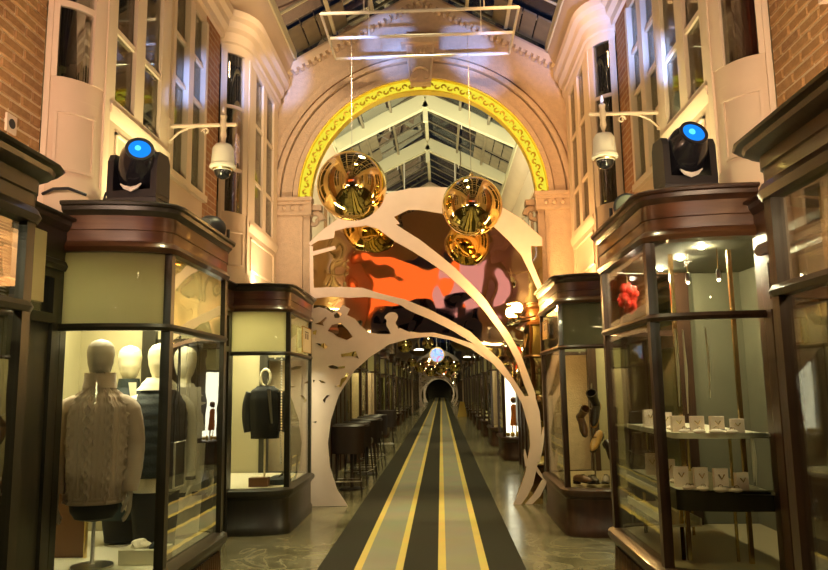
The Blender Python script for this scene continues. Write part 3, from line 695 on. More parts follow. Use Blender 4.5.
shop_bay(-1, -1.0, 3.95, 'dark wood shop bay with horizontal venetian blind behind its upper pane', zg=2.33, zt=2.58, ztr=1.96, wood='wood_green', fas='wood_green', light='display_light_dim', inner='grey_wall')
shop_bay(1, -1.0, 3.85, 'dark wood shop bay with brass frame inside, its curved cornice reaching toward jewellery window', zg=2.33, zt=2.56, ztr=1.95, light='display_light_dim', inner='grey_wall')
BAY_M = shop_bay(-1, 4.6, 1.17, 'dark wood bow-fronted shop window holding dressed mannequins', upper=('blind', 'blind_gold'), wood='wood_green', fas='wood_fascia', deck='deck_white', back=1.25)
BAY_J = shop_bay(1, 4.58, 1.25, 'dark wood bow-fronted shop window with two jewellery shelves', inner='grey_wall', light='display_light', deck='deck', back=1.15)
BAY_C = shop_bay(-1, 8.32, 1.35, 'dark wood bow-fronted shop window holding one dark jacket, next to the white tree arch', upper=('blind_bright', 'blind_gold'), wood='wood_green', deck='deck_white', grille=False)
BAY_B = shop_bay(1, 8.06, 1.42, 'dark wood bow-fronted shop window holding hanging boots and shoes', upper=('grey_wall', 'grey_wall'), light='display_light_dim', grille=False)
shop_door(-1, 3.15, 4.40, 'recessed dark shop door between blind-covered bay and mannequin window', wood='wood_green', fas='wood_green', zg=2.36, zt=2.7)
shop_door(1, 3.05, 4.38, 'recessed dark shop door between brass-framed bay and jewellery window', zg=2.36, zt=2.7)
shop_door(-1, 5.97, 8.12, 'recessed dark shop door between mannequin window and dark jacket window', wood='wood_green')
shop_door(1, 6.03, 7.86, 'recessed dark shop door between jewellery window and boot window')

# panelled dark wood just behind the arch wall, both sides
for s, nm in ((-1, 'left'), (1, 'right')):
    r = tag(empty('wood_panelling', (SX(s, HB+.25), 13, 0)), 'dark wood panelling behind the arch wall, '+('beside the bar chairs' if s < 0 else 'opposite the bar chairs'), 'panelling')
    X = SX(s, HB+.25)
    build(bx(X, X+s*.1, YA+.36, 15.3, 0, 2.85), 'backing', 'wood', r)
    for k in range(8):
        y = YA+.45+k*.6
        build(bx(X-s*.025, X, y, y+.1, 0, 2.6), 'stile', 'wood', r)
        build(bx(X-s*.012, X, y+.16, y+.54, .75, 2.45), 'panel', 'wood_green' if s < 0 else 'wood', r)
    build(bx(X-s*.12, X, YA+.36, 15.3, 2.6, 2.86), 'cornice', 'wood', r)

# the shops beyond the arch, in a row on each side
for s in (-1, 1):
    base = shop_bay(s, 15.85, 1.35, 'x', upper=('blind', 'blind'), light='display_light_dim', grille=False, ndiv=4, backlit=False)
    if s > 0:
        base['label'] = 'dark shop bay with brightly lit white window, beyond the white tree arch'
        lit = base
        tag(build(bx(SX(1, HB+.10), SX(1, HB+.62), 16.30, 16.33, .5, 2.0), 'lit_backdrop', 'backlit_white'), 'glowing white backdrop board inside the lit window beyond the tree arch', 'board')
    else:
        base['label'] = 'dark shop bay in the row beyond the bar chairs'; base['group'] = 'shop bays beyond the tree arch on the bar chair side'
    src = base
    door = shop_door(s, 17.4, 19.27, 'recessed shop door in the row beyond the '+('bar chairs' if s < 0 else 'lit white window'), group='far shop doors '+('past the bar chairs' if s < 0 else 'past the lit white window'))
    y = 15.85; k = 0
    while y < 96:
        y += 3.62; k += 1
        c = copy_tree(src); c.location.y += 3.62*k
        c['label'] = 'dark shop bay in the row beyond the '+('bar chairs' if s < 0 else 'lit white window'); c['group'] = 'shop bays beyond the tree arch on the '+('bar chair side' if s < 0 else 'lit window side')
        if y < 60:
            d = copy_tree(door); d.location.y += 3.62*k
# ================================================================== the white tree arch with gold mirror
TY = 10.08
def T(pts): return [(lambda q: (q.x, q.z))(atY(x, y, TY)) for x, y in pts]
def smooth_poly(pts, it=1):
    for _ in range(it):
        out = []
        n = len(pts)
        for i in range(n):
            a, b = pts[i], pts[(i+1) % n]; out += [(a[0]*.75+b[0]*.25, a[1]*.75+b[1]*.25), (a[0]*.25+b[0]*.75, a[1]*.25+b[1]*.75)]
        pts = out
    return pts
OPEN = [(348, 506), (337, 489), (330, 466), (328, 443), (331, 420), (339, 395), (354, 371), (370, 357), (389, 344.5), (412, 338), (431, 336.5), (450, 340), (470, 348), (493, 364), (510, 383), (522, 404), (528, 423), (529.5, 446), (524, 474), (514, 505.5)]
OUT = [(311, 507), (310.5, 300), (309, 243), (324, 229), (345, 214), (367, 202), (389, 193), (410, 188.5), (430, 187), (455, 188), (480, 196), (503, 208), (521, 219), (542, 238), (543, 290), (545, 350), (545, 430), (543, 506)]
tree = tag(empty('tree_arch', (AX, TY, 0)), 'white cut-out tree arch on wavy gold mirror in front of the big stone arch', 'arch')
for v in ('x',):
    z0 = [(x, max(z, .004)) for x, z in T(OUT+OPEN[::-1])]
    build(MB().prism(z0, TY, TY+.03), 'mirror_panel', 'mirror_gold', tree)
def white(nm, pts, sm=0, t=.014, m='white_print', y=None, sharp=False):
    p = T(pts); p = smooth_poly(p, sm) if sm else p
    p = [(x, max(z, .004)) for x, z in p]; yy = TY if y is None else y
    return build(MB().prism(p, yy-t, yy), nm, m, tree)
def band(c, wd): # ribbon polygon around a centre line with given half widths
    n = len(c); L, R = [], []
    for i in range(n):
        a, b = c[max(i-1, 0)], c[min(i+1, n-1)]; dx, dy = b[0]-a[0], b[1]-a[1]; k = math.hypot(dx, dy) or 1
        L.append((c[i][0]-dy/k*wd[i], c[i][1]+dx/k*wd[i])); R.append((c[i][0]+dy/k*wd[i], c[i][1]-dx/k*wd[i]))
    return L+R[::-1]
# left trunk
white('trunk', [(311, 507), (311.5, 309), (319, 307), (326, 309), (332, 313), (337, 311), (343, 305), (350, 309), (347, 315), (355, 319), (360, 325), (368, 332), (378, 334), (391, 334), (400, 328), (408, 331.5), (412, 333)]+[(412, 338)]+OPEN[8:0:-1]+[(348, 507)])
# rim over the opening, lower branch, upper branch, outer band
white('opening_rim', [(410, 331.5), (420, 333), (434, 332.5), (452, 337), (474, 344), (496, 358), (493, 364), (470, 348), (450, 340), (431, 336.5), (410, 338.4)])
white('branch', [(310.5, 288), (342, 287), (363, 288), (380, 293.5), (405, 299.5), (428, 309), (448, 319), (470, 331.5), (484, 345), (501, 361), (514, 380), (525, 397), (530, 408), (529, 430), (522, 404), (510, 383), (493, 364), (474, 344), (452, 330.5), (431, 320), (410, 311), (400, 305), (384, 300), (367, 297), (350, 298), (331, 296.5), (312, 299)], 0, .018)
white('branch', [(344, 229), (348, 226), (363, 224.5), (378, 229), (395, 241.5), (412, 251), (430, 262.5), (447, 274.5), (465, 291), (477, 303), (484, 311), (499, 331), (509, 347), (517, 363), (524, 384), (530, 399), (536, 404), (535, 393), (528, 374), (520, 353), (509.5, 334), (497, 317), (486, 300), (474, 287), (455, 268), (438, 254), (420, 240), (404, 230), (392, 222), (380, 217), (360, 215), (345, 221)], 0, .022)
white('outer_band', [(309, 243), (324, 229), (345, 214), (367, 202), (389, 193), (410, 188.5), (430, 187), (455, 188), (480, 196), (503, 208), (521, 219), (542, 238), (542, 246), (531, 246), (532, 262), (541, 284), (543, 292), (538, 291), (531.5, 276), (521, 255), (508, 240), (494, 227), (478, 219), (460, 216), (441, 213.5), (420, 210), (408, 210), (394, 217), (400, 224), (392, 224), (380, 221), (364, 226), (346, 228), (335, 231), (334, 238), (318, 241), (310, 246)], 0, .014)
white('left_border', [(309.5, 246), (313, 246), (314, 300), (313, 312), (310.5, 312)])
white('shelf_line', [(311, 252), (335, 246), (336, 249), (312, 256)])
# right trunk with its two feet
white('trunk', [(513, 506.5), (521, 506.5), (527, 496), (533, 484), (537, 466), (540, 448), (541, 430), (539.5, 412), (536, 400), (530, 396), (524, 396), (527, 408), (529, 425), (530, 446), (525, 474), (519, 492)], 0, .026)
white('root', [(525, 506.5), (532, 506.5), (540, 496), (546, 484), (547, 474), (542, 480), (534, 494)], 0, .02)
white('twig', band([(537, 462), (541, 445), (544, 427)], [2.6, 2.2, .6]), 0, .02)
white('twig', band([(527, 466), (525, 455), (524.5, 449)], [1.8, 1.4, .4]), 0, .02)
white('twig', band([(536, 468), (540, 474), (546, 482)], [1.6, 1.4, .5]), 0, .02)
# small animal silhouette sitting on the branch
white('squirrel_silhouette', smooth_poly([(391, 335), (399, 335), (398, 327), (395, 323), (398, 318), (397, 313), (391, 312), (387, 314), (384, 318), (387, 320), (386, 325), (389, 330)], 1), 0, .016)
# mirror shapes showing through the left trunk
for pts in ([(328, 331), (332, 325), (341, 323), (348, 330), (353, 337), (347, 340), (338, 337), (333, 333)], [(315, 324), (320, 322), (326, 317), (327, 318), (323, 323), (324, 326), (321, 325)],
            [(313, 331), (317, 330), (316, 335), (313, 334)], [(316, 343), (321, 344), (325, 343), (328, 347), (325, 349), (320, 346)], [(341, 354), (348, 353), (356, 351), (357, 354), (359, 359), (356, 357), (349, 356), (342, 357)],
            [(328, 366), (333, 365), (338, 367), (345, 366), (345, 368), (336, 369), (330, 368)], [(334, 386), (340, 385), (341, 379), (345, 377), (347, 372), (349, 374), (346, 380), (343, 383), (341, 387)],
            [(319, 380), (323, 381), (326, 383), (322, 383)], [(313, 380), (315, 380), (314, 383)], [(323, 400), (327, 395), (330, 395), (326, 399), (325, 403)], [(313, 422), (317, 421), (316, 423)], [(334, 315), (338, 312), (342, 314), (339, 318), (335, 318)]):
    white('leaf_cutout', pts, 0, .003, 'mirror_gold', TY-.0141)
for dy in (48.1, 62.58):
    c = copy_tree(tree); c.location.y += dy
    c['label'] = ('small white tree arch deep in the arcade, framing an even smaller one' if dy < 50 else 'smallest and deepest white tree arch over the carpet')

# ================================================================== hanging gold balls
def gold_ball(c, r, label):
    R_ = tag(empty('mirror_ball', (c[0], c[1], c[2]-r)), label, 'ball ornament')
    n, m = 64, 32; rs = []
    for i in range(m+1):
        t = .015+(PI-.03)*i/m; ring = []
        for k in range(n):
            q = 2*PI*k/n; rr = r*(1-.006*math.exp(-((((q*12/(2*PI)+.5) % 1)-.5)/.06)**2))
            ring.append((c[0]+rr*math.sin(t)*math.cos(q), c[1]+rr*math.sin(t)*math.sin(q), c[2]-rr*math.cos(t)))
        rs.append(ring)
    b = build(MB().rings(rs), 'ball', 'ball_gold', R_); b.data.polygons.foreach_set('use_smooth', [True]*len(b.data.polygons))
    build(MB().lathe([(.03, 0), (.035, .02), (.02, .05), (.008, .06)], (c[0], c[1], c[2]+r-.005), 12), 'cap', 'brass', R_)
    build(MB().tube([(c[0], c[1], c[2]+r+.05), (c[0], c[1], 6.17)], .004, 5), 'cable', 'steel', R_)
b1 = atY(352, 186, 8.88); b2 = atY(472, 206, 8.88)
gold_ball(b1, 36/F_PX*8.88, 'large gold mirror ball hanging over the tree arch branch tip')
gold_ball(b2, 31/F_PX*8.88, 'smaller gold mirror ball hanging over the tree arch crown')

# ================================================================== white pipe frame under the roof
fr = tag(empty('pipe_frame', (AX, 8.9, 6.15)), 'white horizontal pipe frame hung under the roof in front of the keystone', 'frame')
xl, xr = -1.38, 1.04
for y in (8.25, 8.88, 9.48): build(MB().tube([(xl, y, 6.15), (xr, y, 6.15)], .021, 8), 'cross_pipe', 'white_metal', fr, True)
for x in (xl, xr): build(MB().tube([(x, 8.25, 6.15), (x, 9.48, 6.15)], .018, 8), 'side_pipe', 'white_metal', fr, True)
for x, y in ((-.85, 8.88), (.62, 8.88), (-.85, 8.25), (.62, 8.25)): build(MB().tube([(x, y, 6.15), (x, y, ZAPEX+.1-slope*abs(x-AX))], .008, 6), 'hanger', 'white_metal', fr)
fr2 = tag(empty('pipe_frame', (AX, 17.6, 6.0)), 'smaller white pipe frame hung under the roof beyond the big arch', 'frame')
for y in (17.2, 18.2): build(MB().tube([(-1.3, y, 6.35), (.95, y, 6.35)], .025, 8), 'cross_pipe', 'white_metal', fr2, True)
for x in (-.8, .45): build(MB().tube([(x, 17.2, 6.35), (x, 17.2, ZAPEX-.1-slope*abs(x-AX))], .015, 6), 'hanger', 'white_metal', fr2)

# ================================================================== moving-head stage lights
def moving_head(base, d, label, s):
    x, y, z = base; r = tag(empty('moving_head_light', base), label, 'stage light')
    b = build(MB().prism([(x-.17, y-.12), (x+.17, y-.12), (x+.17, y+.12), (x-.17, y+.12)], z, z+.07, 'z'), 'base', 'black_plastic', r)
    zc = z+.27; ax = Vector(d).normalized(); pv = Vector((1, .12*s, 0)).normalized()
    yk = MB()
    for sg in (-1, 1):
        c = Vector((x, y, 0))+pv*(sg*.155); poly = [(-.09, z+.10), (.09, z+.10), (.085, zc+.04), (.06, zc+.085), (-.06, zc+.085), (-.085, zc+.04)]
        rs = [[c+pv*(o_)+Vector((-pv.y*a, pv.x*a, zz)) for a, zz in poly] for o_ in (-.022, .022)]; yk.rings(rs)
    yk.cbox((x, y, z+.10), (.35, .18, .05), math.atan2(pv.y, pv.x))
    build(yk, 'yoke', 'black_plastic', r)
    hd = MB().lathe([(.05, -.20), (.095, -.185), (.125, -.13), (.138, -.04), (.135, .04), (.118, .12), (.092, .165), (.086, .175)], (x, y, zc), 28, ax)
    h = build(hd, 'head', 'black_gloss', r, True)
    build(MB().lathe([(.070, .172), (.088, .172), (.090, .186), (.070, .186)], (x, y, zc), 28, ax, 1., True), 'lens_bezel', 'black_plastic', h, True)
    build(MB().lathe([(.001, .176), (.066, .176), (.070, .180), (.03, .186), (.001, .187)], (x, y, zc), 24, ax), 'lens', 'blue_lens', h)
    build(MB().ball(Vector((x, y, zc))+ax*.180+Vector((-.012, 0, .002)), .022, 12, 8, (1, 1, 1)), 'lens_core', 'blue_core', h)
    # pale tube standing in for the lit wall seen through the yoke
    build(MB().tube([Vector((x, y-.10, z+.12))+Vector((k*.07, -.02, .035*abs(k)**2)) for k in (-1, -.6, 0, .6, 1)], [.004, .012, .016, .012, .004], 6), 'handle', 'white_metal', r, True)
    r.scale = (1.0, 1.0, 1.12)
    return r
for k, (px, py, X, dd, lb, s) in enumerate(((152, 206, -2.0, (.42, -1.0, .55), 'black moving-head stage light with blue lens on top of mannequin window', -1), (666, 196, 1.62, (.12, -1.0, .55), 'black moving-head stage light with blue lens on top of jewellery window', 1))):
    moving_head((X, 4.62, 2.77), dd, lb, s)
spot((-1.9, 4.75, 3.5), (-2.3, 9.8, 6.0), 900, BLU, 10, .7)
spot((-1.9, 4.75, 3.5), (-.72, 10.2, 6.75), 1500, BLU, 8, .7)
spot((-1.9, 4.75, 3.5), (-.55, 10.2, 6.42), 900, BLU, 6, .7)
spot((1.55, 4.75, 3.5), (.5, 10.2, 6.6), 1500, BLU, 8, .7)
spot((1.55, 4.75, 3.5), (.75, 10.2, 6.2), 700, BLU, 9, .8)
spot((1.55, 4.75, 3.5), (1.9, 8.6, 5.9), 550, BLU, 20, .7)
spot((1.55, 4.75, 3.5), (2.1, 6.6, 4.9), 300, BLU, 18, .7)
spot((-1.9, 4.75, 3.5), (-2.55, 7.3, 4.9), 420, BLU, 12, .7)
# power cable behind the left light
tag(build(MB().tube([(-2.28, 4.70, 2.86), (-2.24, 4.66, 2.93), (-2.18, 4.66, 2.92), (-2.16, 4.72, 2.86)], .008, 6), 'power_cable', 'black_plastic', smooth=True), 'black looped cable on the cornice beside the stage light over mannequins', 'cable')
tag(build(MB().tube([(-2.60+.1, 4.35, 2.845), (-2.42, 4.33, 2.87), (-2.34, 4.36, 2.88), (-2.25, 4.42, 2.85)], .010, 6), 'power_cable', 'black_plastic', smooth=True), 'black cable lying on the cornice in front of cream curved panel', 'cable')

# small flood lights on the cornices further along
def flood(c, d, label, sc):
    x, y, z = c; r = tag(empty('flood_light', (x, y, 2.78)), label, 'flood light')
    build(bx(x-.09, x+.09, y-.04, y+.08, 2.77, 2.80), 'base', 'black_plastic', r)
    build(MB().tube([(x-.12*sc, y+.02, z), (x-.12*sc, y+.02, 2.84), (x-.10*sc, y+.02, 2.81), (x+.10*sc, y+.02, 2.81), (x+.12*sc, y+.02, 2.84), (x+.12*sc, y+.02, z)], .014, 6), 'bracket', 'black_plastic', r)
    h = build(MB().lathe([(.05*sc, .11), (.085*sc, .07), (.105*sc, 0), (.105*sc, -.03), (.09*sc, -.032)], c, 20, d), 'housing', 'black_plastic', r, True)
    build(MB().lathe([(.001, -.036), (.06*sc, -.036), (.088*sc, -.032), (.088*sc, -.02)], c, 20, d), 'lens', 'lens_grey', h, True)
fp_ = atX(627, 203, 1.44); flood((fp_.x, fp_.y, 2.92), (.15, 1, -.1), 'small round black flood light on the cornice beyond the stage light', 1.0)
fp_ = atX(211, 226, -1.86); flood((fp_.x, fp_.y, 2.90), (-.2, -1, .2), 'squat black flood light seen from behind on cornice over the mannequins', 1.15)

# ================================================================== dome cameras on scrolled brackets
def dome_camera(s, label):
    wx = SX(s, HO+.03); cx = SX(s, HO-.44); y, z = 6.0, 3.90
    r = tag(empty('dome_camera', (wx, y, z)), label, 'security camera')
    arm = MB().tube([(wx, y, z), (cx-s*.12, y, z)], .018, 8); build(arm, 'arm', 'cream_trim', r, True)
    build(bx(wx, wx+s*.03, y-.05, y+.05, z-.14, z+.06), 'wall_plate', 'cream_trim', r)
    build(MB().tube([(wx, y, z-.13), (wx-s*.07, y, z-.06), (wx-s*.16, y, z-.02), (wx-s*.22, y, z-.01)], .010, 6), 'brace', 'cream_trim', r, True)
    pts = [(cx+s*(.16+.035*(1-j/14)*math.cos(j*.7)), y, z-.055+.035*(1-j/14)*math.sin(j*.7)) for j in range(12)]
    build(MB().tube(pts, .008, 6), 'scroll', 'cream_trim', r, True)
    build(MB().lathe([(.012, -.22), (.018, -.20), (.012, -.15), (.03, -.10), (.022, -.05), (.035, 0), (.022, .04), (.03, .08), (.012, .10), (.018, .125), (.004, .17)], (cx, y, z), 12), 'finial_rod', 'cream_trim', r, True)
    h = build(MB().lathe([(.03, -.17), (.07, -.185), (.092, -.22), (.10, -.36), (.112, -.37), (.112, -.39), (.085, -.40), (.075, -.42)], (cx, y, z), 20), 'housing', 'white_metal', r, True)
    build(MB().lathe([(.075, -.415), (.07, -.45), (.05, -.478), (.02, -.49), (.001, -.492)], (cx, y, z), 18), 'dome', 'black_gloss', h, True)
    build(MB().lathe([(.083, -.40), (.09, -.405), (.083, -.415)], (cx, y, z), 18, (0, 0, 1), 1., True), 'trim_ring', 'brass', h)
dome_camera(-1, 'white dome security camera on scrolled bracket, on the side with the mannequin window')
dome_camera(1, 'white dome security camera on scrolled bracket, above the small round flood light')

# small vent on the brick wall
v = tag(empty('wall_vent', (SX(-1, HW), 4.2, 2.95)), 'white round-holed vent plate on the brick wall over blind-covered bay', 'vent')
p = atX(10, 124, SX(-1, HW-.006))
v.location = (p.x, p.y, p.z-.05)
build(bx(p.x-.004, p.x+.012, p.y-.05, p.y+.05, p.z-.055, p.z+.055), 'plate', 'cream_trim', v)
build(MB().lathe([(.001, 0), (.03, 0), (.03, .004), (.001, .004)], (p.x+.012, p.y, p.z), 14, (1, 0, 0)), 'hole', 'black_plastic', v)

# ================================================================== wall lantern by the boot window
lt = tag(empty('wall_lantern', (1.33, 9.8, 2.5)), 'glowing warm wall lantern on the corner of boot window beside tree arch', 'lamp')
lp = atY(517, 308, 9.75)
build(MB().tube([(1.30, 9.78, 2.52), (1.22, 9.76, 2.50), (lp.x+.04, 9.75, 2.50), (lp.x, 9.75, lp.z-.09)], .014, 8), 'arm', 'wood', lt, True)
build(MB().lathe([(.02, -.10), (.05, -.085), (.055, -.06), (.03, -.05)], lp, 14), 'cup', 'brass', lt, True)
build(MB().ball(lp, .075, 16, 12), 'bulb', 'bulb', lt, True)
point(lp+Vector((-.02, -.12, .02)), 40, (1, .58, .20), .06)

# ================================================================== hanging shop signs
def hang_sign(x, y, z, h, w, label, face):
    r = tag(empty('hanging_sign', (x, y, z)), label, 'sign')
    build(bx(x-w/2, x+w/2, y-.012, y+.012, z, z+h), 'board', face, r)
    for sx in (-1, 1): build(MB().tube([(x+sx*w*.32, y, z+h), (x+sx*w*.32, y, z+h+.09)], .004, 5), 'hook', 'steel', r)
    fm = MB(); t = .012
    fm.box(x-w/2-t, x-w/2, y-.016, y+.016, z-t, z+h+t); fm.box(x+w/2, x+w/2+t, y-.016, y+.016, z-t, z+h+t); fm.box(x-w/2, x+w/2, y-.016, y+.016, z-t, z); fm.box(x-w/2, x+w/2, y-.016, y+.016, z+h, z+h+t)
    build(fm, 'rim', 'brass' if face != 'sign_white' else 'cream_trim', r)
    # unreadable emblem: two dark uprights over a bar
    q = MB(); cx, cz = x, z+h*.68
    for dx in (-.022, .022): q.box(cx+dx-.010, cx+dx+.010, y-.0135, y-.012, cz-.03, cz+.03)
    q.box(cx-.035, cx+.035, y-.0135, y-.012, cz+.03, cz+.042)
    build(q, 'emblem', 'sign_ink', r)
    build(MB().beam((x, y, z+h+.09), (x+(-.28 if x < 0 else .28), y, z+h+.09), .012, .012), 'bracket', 'steel', r)
def plaque(s, y0, y1, z0, z1, label, face):
    x = SX(s, HB)-s*.035; r = tag(empty('shop_plaque', (x, (y0+y1)/2, z0)), label, 'sign')
    build(bx(x, x+s*.012, y0, y1, z0, z1), 'board', face, r)
    t = .014; fm = MB()
    fm.box(x-s*.006, x+s*.012, y0-t, y0, z0-t, z1+t); fm.box(x-s*.006, x+s*.012, y1, y1+t, z0-t, z1+t); fm.box(x-s*.006, x+s*.012, y0, y1, z0-t, z0); fm.box(x-s*.006, x+s*.012, y0, y1, z1, z1+t)
    build(fm, 'rim', 'brass', r)
    build(bx(x+s*.012, x+s*.034, y0+.05, y0+.10, z0+.04, z1-.04), 'bracket', 'steel', r)
    ym, zm = (y0+y1)/2, z0+(z1-z0)*.66; q = MB()
    for dy in (-.07, .07): q.box(x-s*.002, x, ym+dy-.035, ym+dy+.035, zm-.035, zm+.035)
    q.box(x-s*.002, x, ym-.12, ym+.12, zm+.045, zm+.06)
    build(q, 'emblem', 'sign_ink', r)
plaque(-1, 8.95, 9.50, 2.06, 2.36, 'small white plaque with dark emblem on side pane of dark jacket window', 'sign_white')
plaque(1, 8.70, 9.10, 2.16, 2.36, 'small brown plaque on side pane of boot window', 'leather_tan')
# ================================================================== mannequins
def ell(cx, cy, z, rx, ry, n=32, f=None, pw=1.0):
    out = []
    for k in range(n):
        q = 2*PI*k/n; c, s_ = math.cos(q), math.sin(q); g = 1+(f(q, z) if f else 0)
        c = math.copysign(abs(c)**pw, c); s_ = math.copysign(abs(s_)**pw, s_)
        out.append((cx+rx*c*g, cy+ry*s_*g, z))
    return out
def interp(tab, z):
    for (z0, *a), (z1, *b) in zip(tab, tab[1:]):
        if z <= z1: t = max(0, (z-z0)/(z1-z0)); t = t*t*(3-2*t); return [x+(y-x)*t for x, y in zip(a, b)]
    return list(tab[-1][1:])
def torso(loc, tab, n=48, m=40, f=None):
    x, y, z0 = loc; zs = [tab[0][0]+(tab[-1][0]-tab[0][0])*i/m for i in range(m+1)]; rs = []
    for z in zs:
        rx, ry = interp(tab, z); rs.append(ell(x, y, z0+z, rx, ry, n, (lambda q, zz, z=z: f(q, z)) if f else None, .92))
    return MB().rings(rs)
def limb(loc, pts, rad, n=16, f=None, sub=6):
    L = Vector(loc); P = [Vector(p) for p in pts]; out = []; rr = []
    for i in range(len(P)-1):
        p0, p1, p2, p3 = P[max(i-1, 0)], P[i], P[i+1], P[min(i+2, len(P)-1)]
        for j in range(sub):
            t = j/sub; out.append(L+.5*((2*p1)+(p2-p0)*t+(2*p0-5*p1+4*p2-p3)*t*t+(3*p1-p0-3*p2+p3)*t**3)); rr.append(rad[i]+(rad[i+1]-rad[i])*t)
    out.append(L+P[-1]); rr.append(rad[-1])
    if f: rr = [r*(1+f(i)) for i, r in enumerate(rr)]
    return MB().tube(out, rr, n)
def hand_mesh(loc, wrist, s, k=1.0):
    """palm and five fingers hanging from the wrist; s = side (+1 right of figure)"""
    L = Vector(loc)+Vector(wrist); mb = MB()
    mb.rings([[L+Vector((px*k, py*k, -d*k)) for px, py in ((.016*a, .030*b) for a, b in ((math.cos(t), math.sin(t)) for t in (2*PI*i/10 for i in range(10))))] for d, _ in ((-.02, 0), (.0, 0), (.03, 0))])
    mb.rings([[L+Vector((.014*math.cos(t)*w2*k, (.034*math.sin(t)*w1)*k, -d*k)) for t in (2*PI*i/10 for i in range(10))] for d, w1, w2 in ((.02, .9, 1.1), (.05, 1.15, 1), (.085, 1.15, .8), (.092, 1.0, .5))])
    for j, (o_, ln) in enumerate(((-.028, .062), (-.010, .078), (.009, .072), (.027, .055))):
        b = L+Vector((0, o_*k, -.085*k)); mb.tube([b, b+Vector((-s*.004*k, o_*.15*k, -ln*.45*k)), b+Vector((-s*.018*k, o_*.2*k, -ln*.8*k)), b+Vector((-s*.030*k, o_*.2*k, -ln*k))], [.0095*k, .009*k, .008*k, .005*k], 8)
    b = L+Vector((-s*.004*k, -.030*k, -.035*k)); mb.tube([b, b+Vector((-s*.012*k, -.020*k, -.03*k)), b+Vector((-s*.022*k, -.022*k, -.055*k)), b+Vector((-s*.028*k, -.018*k, -.072*k))], [.012*k, .0105*k, .009*k, .005*k], 8)
    return mb
def head_mesh(loc, zc, tilt=0.):
    x, y, z0 = loc; rs = []
    tab = [(-.20, .052, .055), (-.13, .048, .052), (-.115, .055, .065), (-.08, .068, .086), (-.03, .080, .098), (.03, .086, .106), (.07, .080, .100), (.10, .060, .077), (.118, .030, .04), (.122, .004, .005)]
    for i in range(30):
        z = -.20+.322*i/29; rx, ry = interp(tab, z)
        f = lambda q, zz, z=z: .05*math.exp(-((math.sin(q)+1)/.25)**2)*math.exp(-((z+.03)/.035)**2)-.02*math.exp(-((math.sin(q)+1)/.5)**2)*math.exp(-((z-.01)/.02)**2)
        rs.append(ell(x, y-.012*(1 if z > -.12 else 0), z0+zc+z, rx, ry, 28, f))
    return MB().rings(rs)
TOP = [(.40, .165, .12), (.47, .178, .125), (.62, .185, .125), (.80, .19, .13), (.93, .195, .132), (1.00, .190, .125), (1.06, .155, .108), (1.10, .115, .09), (1.135, .085, .078)]
def cable(q, z):
    # cable-knit relief: braided columns between ribs
    fr = (math.sin(q)*-1)   # front is -Y
    u = q*20/(2*PI); c = u % 1-.5; col = int(u) % 2
    if col == 0: return .11*max(0, math.cos((c-.24*math.sin(z*46))*PI*2.4))+.09*max(0, math.cos((c+.24*math.sin(z*46))*PI*2.4))
    return .018*math.cos(c*PI*2*2)-.03*math.exp(-((abs(c)-.5)/.08)**2)
